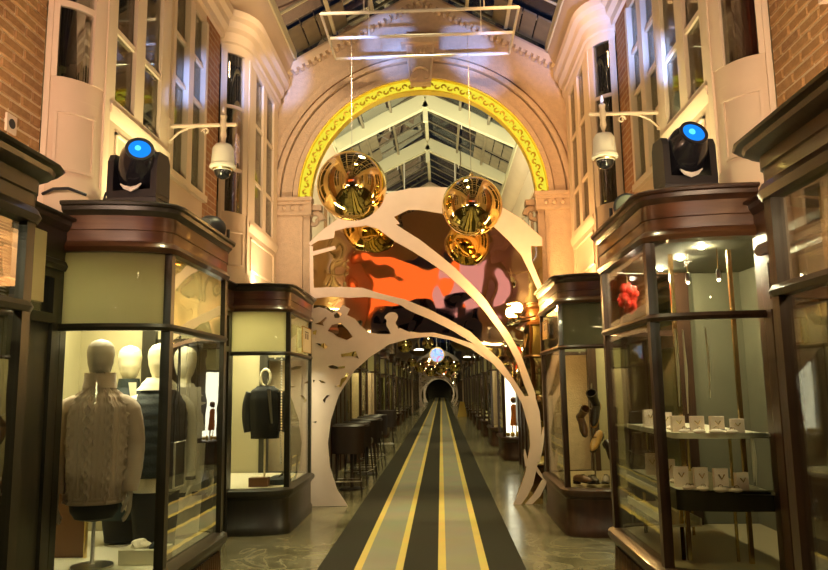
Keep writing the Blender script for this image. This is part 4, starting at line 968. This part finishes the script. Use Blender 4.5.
def mannequin(loc, rz, label, kind):
    r = tag(empty('mannequin', loc), label, 'mannequin')
    skin = 'mannequin_grey' if kind == 'sweater' else 'mannequin'
    build(head_mesh(loc, 1.33), 'head', skin, r, True)
    build(MB().lathe([(.13, 0), (.13, .012), (.02, .018), (.012, .03), (.012, .45)], loc, 20), 'stand', 'steel', r, True)
    arms = {}
    for s in (-1, 1):
        arms[s] = [(s*.115, .0, 1.045), (s*.185, .004, .985), (s*.225, .015, .80), (s*.232, -.02, .62), (s*.222, -.055, .48)]
    if kind == 'sweater':
        top = build(torso(loc, TOP+[(1.16, .082, .075), (1.23, .082, .078)], 240, 120, cable), 'sweater', 'knit_beige', r, True)
        build(torso(loc, [(1.13, .105, .095), (1.18, .098, .090), (1.225, .095, .088)], 40, 8, lambda q, z: .02*math.cos(q*22)), 'roll_collar', 'knit_beige', top, True)
        build(MB().beam(Vector(loc)+Vector((0, -.125, .97)), Vector(loc)+Vector((0, -.080, 1.2)), .008, .006), 'zip', 'steel', top)
        for k in (.405, .43): build(torso(loc, [(k-.01, .170, .124), (k, .176, .128), (k+.012, .172, .125)], 60, 4), 'hem_rib', 'knit_beige', top, True)
        for s in (-1, 1):
            build(limb(loc, arms[s], [.050, .074, .066, .058, .046], 24, lambda i: .02*math.sin(i*1.9), 10), 'sleeve', 'knit_beige', top, True)
            build(MB().tube([Vector(loc)+Vector(arms[s][4])+Vector((0, 0, .035)), Vector(loc)+Vector(arms[s][4])+Vector((0, -.004, -.012))], [.050, .046], 20), 'cuff', 'knit_beige', top, True)
            build(hand_mesh(loc, (s*.221, -.058, .47), s, 1.15), 'hand', skin, r, True)
        build(torso(loc, [(.28, .02, .02), (.30, .12, .09), (.36, .15, .11), (.42, .155, .115)], 24, 12), 'trousers', 'black_cloth', r, True)
    elif kind == 'jacket':
        j = build(torso(loc, [(.18, .17, .12), (.40, .165, .12)]+TOP[1:]+[(1.16, .07, .068)], 48, 40, lambda q, z: .012*math.sin(q*7+z*9)), 'jacket', 'dark_cloth', r, True)
        build(MB().prism([(loc[0]-.01, loc[2]+1.17), (loc[0]+.045, loc[2]+1.17), (loc[0]+.05, loc[2]+.98), (loc[0]+.10, loc[2]+.75), (loc[0]+.085, loc[2]+.75), (loc[0]+.02, loc[2]+.98)], loc[1]-.140, loc[1]-.120), 'zip_edge', 'knit_white', j)
        build(torso(loc, [(1.13, .085, .08), (1.20, .075, .075)], 24, 4), 'collar', 'dark_cloth', j, True)
        for s in (-1, 1):
            build(limb(loc, arms[s], [.052, .076, .066, .058, .050], 16), 'sleeve', 'dark_cloth', j, True)
            build(hand_mesh(loc, (s*.221, -.058, .46), s, 1.1), 'hand', skin, r, True)
        build(torso(loc, [(.02, .13, .10), (.18, .15, .11)], 20, 4), 'trousers', 'black_cloth', r, True)
    elif kind == 'vest':
        b = build(torso(loc, TOP+[(1.17, .075, .07)], 40, 30), 'shirt', 'knit_white', r, True)
        vs = build(torso(loc, [(.50, .185, .135), (.62, .195, .140), (.80, .20, .145), (.93, .202, .145), (1.00, .195, .138), (1.06, .16, .12), (1.12, .11, .09)], 48, 56, lambda q, z: .03*abs(math.sin(z*38))), 'vest', 'navy', r, True)
        build(torso(loc, [(1.11, .15, .12), (1.15, .12, .105), (1.20, .085, .08)], 28, 8, lambda q, z: .05*math.sin(q*5)), 'hood', 'knit_white', b, True)
        build(MB().beam(Vector(loc)+Vector((0, -.148, .52)), Vector(loc)+Vector((0, -.108, 1.1)), .012, .008), 'zip', 'steel', vs)
        for s in (-1, 1):
            build(limb(loc, arms[s], [.045, .066, .055, .047, .040], 16, lambda i: .02*math.sin(i*2.2)), 'sleeve', 'knit_white', b, True)
            build(MB().tube([Vector(loc)+Vector(arms[s][4])+Vector((0, 0, .012)), Vector(loc)+Vector(arms[s][4])+Vector((0, 0, -.012))], [.043, .043], 16), 'cuff', 'black_cloth', b, True)
            build(hand_mesh(loc, (s*.221, -.058, .47), s, 1.2), 'hand', skin, r, True)
        build(torso(loc, [(.02, .14, .10), (.30, .16, .115), (.42, .165, .12)], 24, 10), 'trousers', 'black_cloth', r, True)
    else:
        b = build(torso(loc, TOP+[(1.16, .07, .07)], 40, 30), 'shirt', 'knit_white', r, True)
        c = build(torso(loc, [(.30, .19, .10), (.62, .20, .11), (.95, .205, .13), (1.02, .19, .12), (1.10, .12, .095)], 40, 24), 'coat', 'navy', r, True)
        build(MB().prism([(loc[0]-.08, loc[2]+1.13), (loc[0]+.08, loc[2]+1.13), (loc[0]+.10, loc[2]+.34), (loc[0]-.10, loc[2]+.34)], loc[1]-.150, loc[1]-.110), 'shirt_front', 'knit_white', b)
        build(bx(loc[0]-.15, loc[0]+.15, loc[1]-.155, loc[1]-.13, loc[2]+.70, loc[2]+.735), 'belt', 'black_cloth', c)
        for s in (-1, 1):
            build(limb(loc, arms[s], [.052, .074, .062, .055, .048], 16), 'sleeve', 'navy', c, True)
            build(hand_mesh(loc, (s*.221, -.058, .46), s, 1.1), 'hand', skin, r, True)
        build(torso(loc, [(.02, .14, .10), (.30, .16, .10)], 20, 4), 'trousers', 'knit_white', r, True)
    r.rotation_euler.z = rz
    return r
ZD = .492
mannequin((-2.25, 4.72, ZD), .25, 'mannequin in beige cable-knit half-zip sweater', 'sweater')
mannequin((-2.36, 5.42, ZD), .45, 'mannequin in long dark zip jacket behind the beige sweater', 'jacket')
mannequin((-2.05, 5.22, ZD), .55, 'mannequin in padded navy vest over white sleeves', 'vest')
mannequin((-2.03, 5.68, ZD), .7, 'mannequin in white shirt and open navy coat, deepest in the mannequin window', 'coat')
# bag, box and folded clothes in the mannequin window
bg = tag(empty('handbag', (-1.81, 4.97, .95)), 'dark flat bag with pale piped edge hanging by the vest mannequin', 'bag')
q = MB().cbox((-1.815, 4.97, 1.10), (.04, .20, .30)); build(q, 'body', 'navy', bg)
e = MB(); e.tube([(-1.793, 4.87, .95), (-1.793, 5.07, .95), (-1.793, 5.07, 1.25), (-1.793, 4.87, 1.25), (-1.793, 4.87, .95)], .008, 6); build(e, 'piping', 'knit_white', bg)
build(MB().tube([(-1.815, 4.91, 1.25), (-1.815, 4.95, 1.5), (-1.815, 4.97, 2.47), (-1.815, 4.99, 1.5), (-1.815, 5.03, 1.25)], .005, 6), 'strap', 'navy', bg, True)
tag(build(MB().prism([(-2.10, 4.76), (-1.82, 4.76), (-1.82, 4.96), (-2.10, 4.96)], ZD, ZD+.09, 'z'), 'display_plinth', 'deck_white'), 'low cream plinth on the floor of mannequin window', 'plinth')
sc = MB().rings([ell(-2.0+.01*math.sin(i), 4.86, ZD+.092+.05*i/7, .050*math.sqrt(1-(i/7.2)**2)+.008, .055*math.sqrt(1-(i/7.2)**2)+.01, 20, lambda q, z: .12*math.sin(q*5+z*60)) for i in range(8)])
tag(build(sc, 'wool_scarf', 'knit_white', smooth=True), 'white bunched wool scarf on the cream plinth', 'scarf')
sc = MB().rings([ell(-1.885+.005*i, 4.86, ZD+.092+.06*i/7, .040*math.sqrt(1-(i/7.2)**2)+.008, .06*math.sqrt(1-(i/7.2)**2)+.01, 20, lambda q, z: .1*math.sin(q*4+z*50)) for i in range(8)])
tag(build(sc, 'folded_garment', 'navy', smooth=True), 'dark folded garment on the cream plinth', 'clothing')
# framed glass case leaning behind the mannequins
mf = tag(empty('display_board', (-2.6, 4.98, ZD)), 'brown board with brass edge standing behind the sweater mannequin', 'board')
build(bx(-2.78, -2.42, 4.98, 5.0, ZD, ZD+.55), 'panel', 'leather_brown', mf); build(MB().tube([(-2.42, 4.97, ZD), (-2.42, 4.97, ZD+.56)], .012, 6).tube([(-2.78, 4.97, ZD+.55), (-2.42, 4.97, ZD+.55)], .012, 6), 'frame', 'brass', mf)

# ------------------------------------------------ jacket bust in the next window
jl = (-2.12, 8.72, ZD)
r = tag(empty('jacket_stand', jl), 'headless bust with dark gilet and wooden neck ring on slim stand', 'bust')
build(MB().lathe([(.11, 0), (.11, .012), (.015, .02), (.012, .03), (.012, .62)], jl, 16), 'stand', 'mannequin', r, True)
jt = build(torso(jl, [(.52, .17, .11), (.75, .185, .12), (.98, .195, .125), (1.08, .18, .11), (1.14, .10, .08)], 40, 30, lambda q, z: .015*math.sin(q*9)), 'gilet', 'black_cloth', r, True)
for s in (-1, 1): build(limb(jl, [(s*.17, 0, 1.06), (s*.21, 0, .92), (s*.215, -.01, .75), (s*.19, -.02, .60)], [.07, .066, .06, .055], 14), 'sleeve', 'black_cloth', jt, True)
build(MB().prism([(jl[0]+.05, jl[2]+1.1), (jl[0]+.09, jl[2]+1.1), (jl[0]+.12, jl[2]+.7), (jl[0]+.10, jl[2]+.7)], jl[1]-.13, jl[1]-.11), 'lapel', 'steel', jt)
hp = [Vector(jl)+Vector((.06*math.cos(a), 0, 1.24+.10*math.sin(a))) for a in (PI*2*i/18 for i in range(19))]
build(MB().tube(hp[-4:]+hp[1:14], .016, 8), 'neck_ring', 'mannequin', r, True)
tag(build(MB().prism([(-2.22, 8.38), (-2.0, 8.38), (-2.0, 8.5), (-2.22, 8.5)], ZD, ZD+.10, 'z'), 'leather_case', 'leather_brown'), 'brown leather case on the floor of dark jacket window', 'case')
bag2 = tag(empty('travel_bag', (-1.98, 8.75, ZD)), 'flat dark bag lying beside the brown leather case', 'bag')
build(MB().rings([ell(-1.93, 8.72, ZD+z, .12*k, .20*k, 20, None, .7) for z, k in ((0, .95), (.02, 1), (.06, .98), (.075, .85))]), 'body', 'navy', bag2, True)
build(MB().tube([(-1.93, 8.62, ZD+.07), (-1.9, 8.66, ZD+.11), (-1.9, 8.76, ZD+.11), (-1.93, 8.80, ZD+.07)], .008, 6), 'handle', 'leather_dark', bag2, True)
# beaded strand curtain column by the window edge
st = MB()
for k in range(40): st.ball((-1.86, 8.42, 2.0-.032*k), .013, 6, 4)
tag(build(st, 'bead_strand', 'steel', smooth=True), 'silvery bead strand hanging inside dark jacket window', 'bead strand')['kind'] = 'stuff'

# ================================================================== venetian blind and frames in the nearest bays
vb = tag(empty('venetian_blind', (-1.80, 1.5, 1.98)), 'cream venetian blind of thin slats behind upper pane of nearest bay', 'blind')
q = MB()
for k in range(24):
    z = 1.985+k*.0145; q.add([(-1.792, -.9, z), (-1.792, 2.9, z), (-1.806, 2.9, z+.011), (-1.806, -.9, z+.011)], [(0, 1, 2, 3)])
o = build(q, 'slats', 'slat', vb); o['kind'] = 'stuff'
build(bx(-1.815, -1.785, -.9, 2.9, 2.31, 2.33), 'headrail', 'slat', vb)
# narrow cream pilaster board and brass rails
for (x, y, nm, mt, lb) in ((-1.80, 2.98, 'brass_rail', 'brass', 'upright brass rail inside the edge of blind-covered bay'),):
    r = tag(empty(nm, (x, 2.85, .5)), lb, 'rail')
    build(bx(x-.012, x+.012, 2.82, 2.845, .5, 1.93), 'upright', mt, r)
    build(bx(x-.3, x+.012, 2.82, 2.845, 1.90, 1.93), 'cross_bar', mt, r)
tag(build(bx(-1.80, -1.772, 3.03, 3.14, 2.0, 2.32), 'pelmet_board', 'blind_gold'), 'narrow tan board in the upper curved pane of blind-covered bay', 'board')
r = tag(empty('display_rack', (1.42, 2.6, .5)), 'tall brass display rack with glass shelf inside nearest window opposite the blind', 'rack')
for y0 in (2.60, 2.0): build(bx(1.40, 1.43, y0, y0+.03, .98, 2.30), 'upright', 'brass', r)
build(bx(1.40, 1.43, 2.03, 2.60, 2.26, 2.29), 'top_rail', 'brass', r); build(bx(1.40, 1.43, 2.03, 2.60, .98, 1.01), 'bottom_rail', 'brass', r)
build(bx(1.41, 1.8, 1.6, 2.60, 1.71, 1.725), 'glass_shelf', 'glass', r)
build(bx(1.398, 1.402, 1.6, 2.60, 1.71, 1.728), 'shelf_edge', 'deck_white', r)
for k, (y, z) in enumerate(((2.42, 1.725), (2.30, 1.725), (2.16, 1.725))):
    g = tag(empty('perfume_bottle', (1.55, y, z)), 'small amber bottle on the glass shelf of brass frame', 'bottle', 'amber bottles on the glass shelf'); 
    build(MB().lathe([(.02, 0), (.03, .005), (.03, .06), (.012, .075), (.012, .085)], (1.55, y, z), 12), 'body', 'leather_tan', g, True); build(MB().lathe([(.014, .085), (.014, .11), (.001, .112)], (1.55, y, z), 10), 'stopper', 'brass', g, True)

# ================================================================== jewellery window
def shelf(z, label, edge):
    r = tag(empty('display_shelf', (1.6, 4.6, z)), label, 'shelf')
    pn = bay_path(1, HB+.10, BD-.06, BB-.08, 4.60, 1.1, 10, 'near')+bay_path(1, HB+.10, BD, BB, 4.60, 1.1, 4, 'side')
    poly = [(p[0], p[1]) for p in pn]+[(SX(1, HB+.62), 5.7), (SX(1, HB+.62), 4.45)]
    build(MB().prism(poly, z, z+.018, 'z'), 'board', 'deck_white', r)
    build(MB().sweep(pn, [(-.002, z-edge), (.006, z-edge), (.006, z+.022), (-.002, z+.022)]), 'front_edge', 'wood_green' if edge > .03 else 'deck_white', r, True)
    for y in (4.75, 5.55): build(MB().tube([(SX(1, HB+.5), y, .49), (SX(1, HB+.5), y, z)], .01, 6), 'upright', 'brass', r)
    return r
shelf(1.27, 'upper curved white shelf in jewellery window', .012); shelf(.93, 'lower curved white shelf with dark edge in jewellery window', .10)
jg = 0
def on_shelf(px, py, z):
    p = atZ(px, py, z); return p
def block(x, y, z, sx, sy, sz, rz, lab, grp):
    r = tag(empty('jewellery_stand', (x, y, z)), lab, 'jewellery stand', grp)
    build(MB().cbox((x, y, z+sz/2), (sx, sy, sz)), 'block', 'paper_pink', r)
    build(MB().tube([(x-sx*.2, y-sy*.5-.004, z+sz*.72), (x, y-sy*.5-.008, z+sz*.5), (x+sx*.2, y-sy*.5-.004, z+sz*.72)], .004, 5), 'necklace', 'brass', r)
    r.rotation_euler.z = rz
def ringpad(x, y, z, k, lab, grp):
    r = tag(empty('ring_cushion', (x, y, z)), lab, 'jewellery cushion', grp)
    build(MB().ball((x, y, z+.016*k), .045*k, 14, 8, (1, .8, .38)), 'cushion', 'paper_pink', r, True)
    rp = [Vector((x+.014*math.cos(a), y-.005, z+.034*k+.012*math.sin(a))) for a in (2*PI*i/10 for i in range(11))]
    build(MB().tube(rp, .0022, 5), 'ring', 'brass', r, True)
def bangle_ramp(x, y, z, ln, rz, lab, grp):
    r = tag(empty('bracelet_ramp', (x, y, z)), lab, 'jewellery stand', grp)
    build(MB().prism([(y-.02, z), (y+.02, z), (y+.02, z+.02), (y-.02, z+.012)], x-ln/2, x+ln/2, 'x'), 'ramp', 'paper_pink', r)
    build(MB().tube([(x-ln*.35, y, z+.02), (x, y-.008, z+.026), (x+ln*.35, y, z+.02)], .004, 5), 'bracelet', 'steel', r)
    r.rotation_euler.z = rz
for zz, where in ((1.288, 'upper'), (.948, 'lower')):
    g1 = 'pale blocks on the %s jewellery shelf' % where; g2 = 'cushions on the %s jewellery shelf' % where; g3 = 'bracelet ramps on the %s jewellery shelf' % where
    l1 = 'pale pink upright necklace block on %s shelf of jewellery window' % where; l2 = 'pale pink ring cushion on %s shelf of jewellery window' % where; l3 = 'pale bracelet ramp lying on %s shelf of jewellery window' % where
    for (x, y, sx, sz) in ((1.50, 4.72, .085, .10), (1.60, 4.66, .085, .10), (1.70, 4.60, .085, .10), (1.80, 4.54, .08, .085), (1.52, 5.05, .09, .11), (1.50, 5.35, .09, .12)):
        block(x, y, zz, sx, .03, sz if where == 'upper' else sz*1.25, random.uniform(-.2, .2), l1, g1)
    for (x, y, k) in ((1.50, 4.60, .8), (1.57, 4.54, .85), (1.65, 4.48, .95), (1.74, 4.47, .8), (1.52, 4.90, .9)): ringpad(x, y, zz, k, l2, g2)
    for (x, y, rz) in ((1.54, 4.66, .6), (1.70, 4.53, -.5), (1.50, 5.18, 1.2)): bangle_ramp(x, y, zz, .09, rz, l3, g3)
# white trays low behind the side pane
for z, lb in ((.86, 'upper white shallow tray behind the side pane of jewellery window'), (.70, 'lower white shallow tray behind the side pane of jewellery window')):
    r = tag(empty('display_tray', (1.47, 5.2, z)), lb, 'tray')
    build(bx(1.40, 1.62, 4.75, 5.70, z, z+.012), 'base', 'deck_white', r); build(bx(1.40, 1.41, 4.75, 5.70, z+.012, z+.05), 'rim', 'deck_white', r); build(bx(1.61, 1.62, 4.75, 5.70, z+.012, z+.05), 'rim', 'deck_white', r)
    for y in (4.8, 5.65): build(bx(1.50, 1.52, y-.01, y+.01, .49, z), 'leg', 'brass', r)
# glass drapes: slender crystal rods hanging behind the curved pane
for k, (x, y, z0, z1) in enumerate(((1.50, 4.66, 1.45, 1.94), (1.58, 4.75, 1.40, 1.94), (1.68, 4.62, 1.5, 1.94), (1.86, 4.5, 1.0, 1.28), (1.88, 4.52, .98, 1.27))):
    tag(build(MB().tube([(x, y, z1), (x+.006, y, (z0+z1)/2), (x, y, z0)], [.004, .010, .003], 6), 'crystal_drop', 'deck_white', smooth=True), 'slender pale crystal drop hanging in jewellery window', 'crystal drop', 'crystal drops in the jewellery window')
for k, (x, y) in enumerate(((1.62, 4.70), (1.78, 4.60))):  # added pendants in place of spotlight glints on the glass
    r = tag(empty('glint_pendant', (x, y, 2.25)), 'tiny pendant added for spotlight glints in upper part of jewellery window', 'added pendant', 'added glint pendants in the jewellery window')
    build(MB().tube([(x, y, 2.30), (x, y, 2.45)], .003, 5), 'cord', 'brass', r); build(MB().lathe([(.006, .06), (.014, .05), (.016, 0), (.012, -.005)], (x, y, 2.25), 10), 'body', 'steel', r, True); build(MB().ball((x, y, 2.243), .011, 8, 6), 'bulb', 'display_light', r)
for (y0, x0) in ((4.62, 1.52), (4.52, 1.86)):
    tag(build(bx(x0, x0+.025, y0+.12, y0+.145, .5, 2.44), 'brass_post', 'brass'), 'slim brass display post in jewellery window, holding the curved shelves', 'post', 'brass posts in the jewellery window')
# red blown-glass flower in the side pane
rf = tag(empty('glass_flower', (1.44, 5.15, 2.08)), 'red blown-glass flower ornament in upper side pane of jewellery window', 'ornament')
fp = atX(628, 298, 1.40)
rf.location = (fp.x, fp.y, fp.z-.13)
for k in range(22):
    a = k*2.4; el = -1.2+2.4*((k*7) % 22)/21; d = Vector((math.cos(a)*math.cos(el)*.6, math.sin(a)*math.cos(el), math.sin(el)))
    c = Vector(fp)+d*.085
    build(MB().ball(c, .05, 10, 7, (.45+.3*abs(d.x), .45+.5*abs(d.y), .45+.5*abs(d.z))), 'petal', 'red_resin', rf, True)
build(MB().ball(fp, .07, 10, 8), 'core', 'red_resin', rf, True)
build(MB().tube([fp, Vector((fp.x, fp.y, 2.45))], .004, 5), 'cord', 'brass', rf)
point((fp.x-.02, fp.y-.18, fp.z+.12), 2.2, (1, .8, .6), .02)

# ================================================================== boot window
def shoe(c, sc_, m_, ms, label, shaft=.0, tilt=-.9, rz=0.):
    r = tag(empty('boot' if shaft else 'shoe', c), label, 'boot' if shaft else 'shoe')
    tab = [(0, .030, .036), (.04, .038, .05), (.12, .040, .058), (.18, .044, .046), (.23, .040, .034), (.27, .022, .022), (.285, .004, .008)]
    rs = []
    for i in range(18):
        d = .285*i/17; wx, h = interp(tab, d); rs.append([Vector(c)+Vector((wx*math.cos(q)*sc_, (-d+.06)*sc_, (h*max(math.sin(q), -.35)+.02)*sc_)) for q in (2*PI*k/16 for k in range(16))])
    b = build(MB().rings(rs), 'upper', m_, r, True)
    build(MB().prism([(c[0]+x*sc_, c[1]+y*sc_) for x, y in ((-.032, .06), (.032, .06), (.036, -.06), (.044, -.14), (.03, -.21), (0, -.228), (-.03, -.21), (-.044, -.14), (-.036, -.06))], c[2]-.006*sc_, c[2]+.008*sc_, 'z'), 'sole', ms, r)
    build(bx(c[0]-.028*sc_, c[0]+.028*sc_, c[1]+.0*sc_, c[1]+.06*sc_, c[2]-.035*sc_, c[2]-.004*sc_), 'heel', ms, r)
    if shaft: build(MB().lathe([(.040*sc_, .03), (.042*sc_, shaft*.4), (.050*sc_, shaft*.8), (.052*sc_, shaft), (.044*sc_, shaft), (.040*sc_, shaft*.5)], (c[0], c[1]+.02*sc_, c[2]), 16), 'shaft', m_, r, True)
    else: build(MB().tube([Vector(c)+Vector((.02*k*sc_, -.08*sc_, .075*sc_)) for k in (-1, 0, 1)], .004, 5), 'laces', 'black_cloth', r)
    r.rotation_euler = (tilt, 0, rz)
    return r
shoe((1.57, 8.35, 1.20), 1.0, 'leather_brown', 'leather_dark', 'brown ankle boot hanging toe-down beside the dark boot', .20, 1.0, .2)
shoe((1.75, 8.30, 1.32), 1.15, 'leather_dark', 'leather_tan', 'dark boot with tan sole hanging toe-down in boot window', .26, .9, -.5)
shoe((1.74, 8.22, 1.0), 1.1, 'leather_tan', 'leather_dark', 'tan leather shoe hanging under the dark boot', 0, .6, -.6)
shoe((1.84, 8.28, .90), 1.0, 'leather_dark', 'leather_dark', 'dark shoe hanging low near the tan leather shoe', 0, .9, .3)
for k, (x, y, m_, nm) in enumerate(((1.50, 8.25, 'leather_brown', 'brown'), (1.63, 8.22, 'leather_dark', 'black'), (1.80, 8.22, 'mannequin_grey', 'grey'))):
    shoe((x, y, ZD+.045), 1.0, m_, 'leather_dark', nm+' shoe standing on the floor of boot window', 0, 0, .5-.4*k)
tr = tag(empty('shoe_tree', (1.72, 8.36, ZD)), 'forked metal stand carrying the shoes in boot window', 'stand')
build(MB().tube([(1.72, 8.40, ZD), (1.72, 8.40, 1.6)], .010, 6), 'stem', 'steel', tr); build(MB().lathe([(.08, 0), (.08, .01), (.01, .016)], (1.72, 8.40, ZD), 14), 'foot', 'steel', tr)
for x, z in ((1.57, 1.36), (1.75, 1.52), (1.84, 1.05), (1.76, 1.14)): build(MB().tube([(1.72, 8.40, z-.05), (x, 8.37, z)], .006, 5), 'prong', 'steel', tr)

# ================================================================== bar chairs and tables beyond the arch
def bar_chair(loc, rz, label):
    x, y, z = loc; r = tag(empty('bar_chair', loc), label, 'chair', 'bar chairs beyond the tree arch')
    build(MB().rings([ell(x, y, z+zz, .22*k, .21*k, 20, None, .55) for zz, k in ((.66, .95), (.68, 1), (.73, 1), (.75, .94))]), 'seat', 'chair_dark', r, True)
    rs = []
    for i in range(9):
        a = PI*(.12+.76*i/8); rs.append([(x+.235*math.cos(a), y+.10-.30*math.sin(a)+.0, z+zz) if False else (x+(.235+o_)*math.cos(a), y-.02-(.19+o_)*math.sin(a), z+zz) for o_, zz in ((0, .62), (.025, .62), (.03, 1.02), (.005, 1.04))])
    build(MB().rings(rs), 'backrest', 'chair_dark', r, True)
    for sx in (-1, 1):
        for sy in (-1, 1): build(MB().tube([(x+sx*.15, y+sy*.15, z+.67), (x+sx*.20, y+sy*.20, z)], [.016, .011], 6), 'leg', 'chair_dark', r)
    fp_ = [(x+sx*.19, y+sy*.19, z+.22) for sx, sy in ((-1, -1), (1, -1), (1, 1), (-1, 1), (-1, -1))]
    build(MB().tube(fp_, .009, 6), 'footrest', 'steel', r)
    r.rotation_euler.z = rz
for i, (x, y, rz) in enumerate(((-1.42, 11.1, .1), (-1.40, 12.35, -.2), (-1.37, 13.05, .05), (-1.40, 14.35, -.1), (-1.38, 15.2, .1), (-1.38, 18.1, .1))):
    bar_chair((x, y, 0), rz, ('dark bar chair nearest the left foot of the tree arch', 'dark bar chair beside the first high table behind tree arch', 'dark bar chair standing closest to the carpet past the first high table', 'dark bar chair beside the second high table', 'dark bar chair past the second high table', 'dark bar chair in front of the far shop bays')[i])
for i, (x, y) in enumerate(((-1.45, 11.75), (-1.4, 13.7))):
    r = tag(empty('high_table', (x, y, 0)), 'dark round high table between bar chairs, '+('nearer the tree arch' if i == 0 else 'further along the panelling'), 'table')
    build(MB().lathe([(.28, .98), (.29, .99), (.29, 1.01), (.28, 1.02)], (x, y, 0), 24), 'table_top', 'chair_dark', r, True)
    build(MB().lathe([(.2, 0), (.2, .015), (.03, .03), (.025, .1), (.025, .98)], (x, y, 0), 16), 'pedestal', 'chair_dark', r, True)

# contents of the lit window beyond the arch
fg = tag(empty('display_doll', (1.58, 16.0, .49)), 'small figure in orange dress inside the lit white window', 'figure')
x, y = 1.58, 16.05
build(torso((x, y, .5), [(.22, .09, .06), (.5, .06, .05), (.62, .07, .05), (.68, .03, .03)], 16, 10), 'dress', 'orange_cloth', fg, True); build(MB().ball((x, y, 1.27), .07, 12, 8), 'head', 'leather_brown', fg, True)
for s in (-1, 1): build(MB().tube([(x+s*.04, y, .72), (x+s*.04, y, .5)], .015, 6), 'leg', 'leather_tan', fg)
for k in range(5):
    xx = 1.42+.105*k; tag(build(MB().ball((xx, 15.86+.04*(k % 2), .49+.055), .05, 10, 7, (1, 1, .85+.2*(k % 3))), 'yellow_ornament', 'yellow_vinyl', smooth=True), 'yellow rounded ornament at the feet of the orange figure', 'ornament', 'yellow ornaments in the lit window')

# ================================================================== hanging things deep in the arcade
def bowl_lamp(px, py, Y, r_, label):
    c = atY(px, py, Y); q = tag(empty('bowl_pendant', (c.x, c.y, c.z)), label, 'pendant lamp')
    build(MB().lathe([(.01, -.55*r_), (.5*r_, -.48*r_), (.85*r_, -.25*r_), (r_, .05*r_), (.95*r_, .05*r_), (.5*r_, -.3*r_)], c, 18), 'bowl', 'lamp_shade', q, True)
    build(MB().tube([(c.x, c.y, c.z), (c.x, c.y, ZAPEX+.19-slope*abs(c.x-AX))], .01, 5), 'rod', 'lamp_shade', q)
    build(MB().ball((c.x, c.y, c.z+.02), .5*r_, 10, 6, (1, 1, .3)), 'glow', 'display_light', q)
bowl_lamp(419, 351, 24, .34, 'dark bowl pendant lamp beside the coloured disc'); bowl_lamp(465, 343, 17, .36, 'wide brown bowl pendant lamp under the arch opening rim'); bowl_lamp(467, 358, 30, .28, 'small dark bowl pendant lamp deep in the arcade over the shop row')
c = atY(437, 355, 22); q = tag(empty('coloured_disc', (c.x, c.y, c.z)), 'round hanging disc with painted purple and blue mirror reflections deep in the arcade', 'disc ornament')
build(MB().lathe([(.01, -.05), (.20, -.045), (.215, 0), (.20, .045), (.01, .05)], c, 28, (0, 1, 0)), 'disc', 'disc_reflections', q, True)
build(MB().lathe([(.205, -.03), (.235, -.03), (.235, .03), (.205, .03)], c, 28, (0, 1, 0), 1., True), 'rim', 'brass', q, True); build(MB().tube([(c.x, c.y, c.z+.23), (c.x, c.y, ZAPEX+.19-slope*abs(c.x-AX))], .006, 5), 'cable', 'steel', q)
for k, (px, py, Y, r_) in enumerate(((405, 345, 26, .28), (428, 343, 30, .25), (447, 362, 34, .3), (455, 366, 38, .3), (420, 367, 40, .3), (441, 368, 42, .34), (431, 371, 50, .36), (450, 372, 52, .25), (412, 362, 33, .22))):
    c = atY(px, py, Y); g = tag(empty('gold_bauble', (c.x, c.y, c.z-r_)), 'small gold bauble hanging in the cluster deep in the arcade', 'bauble', 'gold baubles deep in the arcade')
    build(MB().ball(c, r_, 18, 12), 'ball', 'ball_gold', g, True); build(MB().tube([(c.x, c.y, c.z+r_), (c.x, c.y, ZAPEX+.19-slope*abs(c.x-AX))], .006, 5), 'cable', 'steel', g)
yb = tag(empty('floor_stand', (1.05, 38, 0)), 'small yellow folding floor sign far along the arcade beside the carpet', 'sign')
for sg in (-1, 1): build(MB().add([(.82, 38+sg*.22, .0), (1.32, 38+sg*.22, .0), (1.18, 38+sg*.03, .78), (.96, 38+sg*.03, .78), (.82, 38+sg*.25, .0), (1.32, 38+sg*.25, .0), (1.18, 38+sg*.06, .78), (.96, 38+sg*.06, .78)], [(0, 1, 2, 3), (7, 6, 5, 4), (0, 4, 5, 1), (1, 5, 6, 2), (2, 6, 7, 3), (3, 7, 4, 0)]), 'leaf_panel', 'yellow_vinyl', yb)

# ================================================================== glowing banner added behind the camera for the mirrors to reflect
bn = tag(empty('added_banner', (AX, -2.7, 4.25)), 'added unseen coral and pink glowing banner behind the camera for gold mirror to reflect', 'banner')
build(bx(AX-2.1, AX+.45, -2.75, -2.70, 4.25, 5.35), 'glow_panel', 'coral', bn)
build(bx(AX+.45, AX+2.0, -2.75, -2.70, 4.15, 5.45), 'glow_panel', 'pink_panel', bn)
build(MB().tube([(AX-2.0, -2.72, 5.37), (AX+1.8, -2.72, 5.37)], .03, 8), 'pole', 'white_metal', bn)
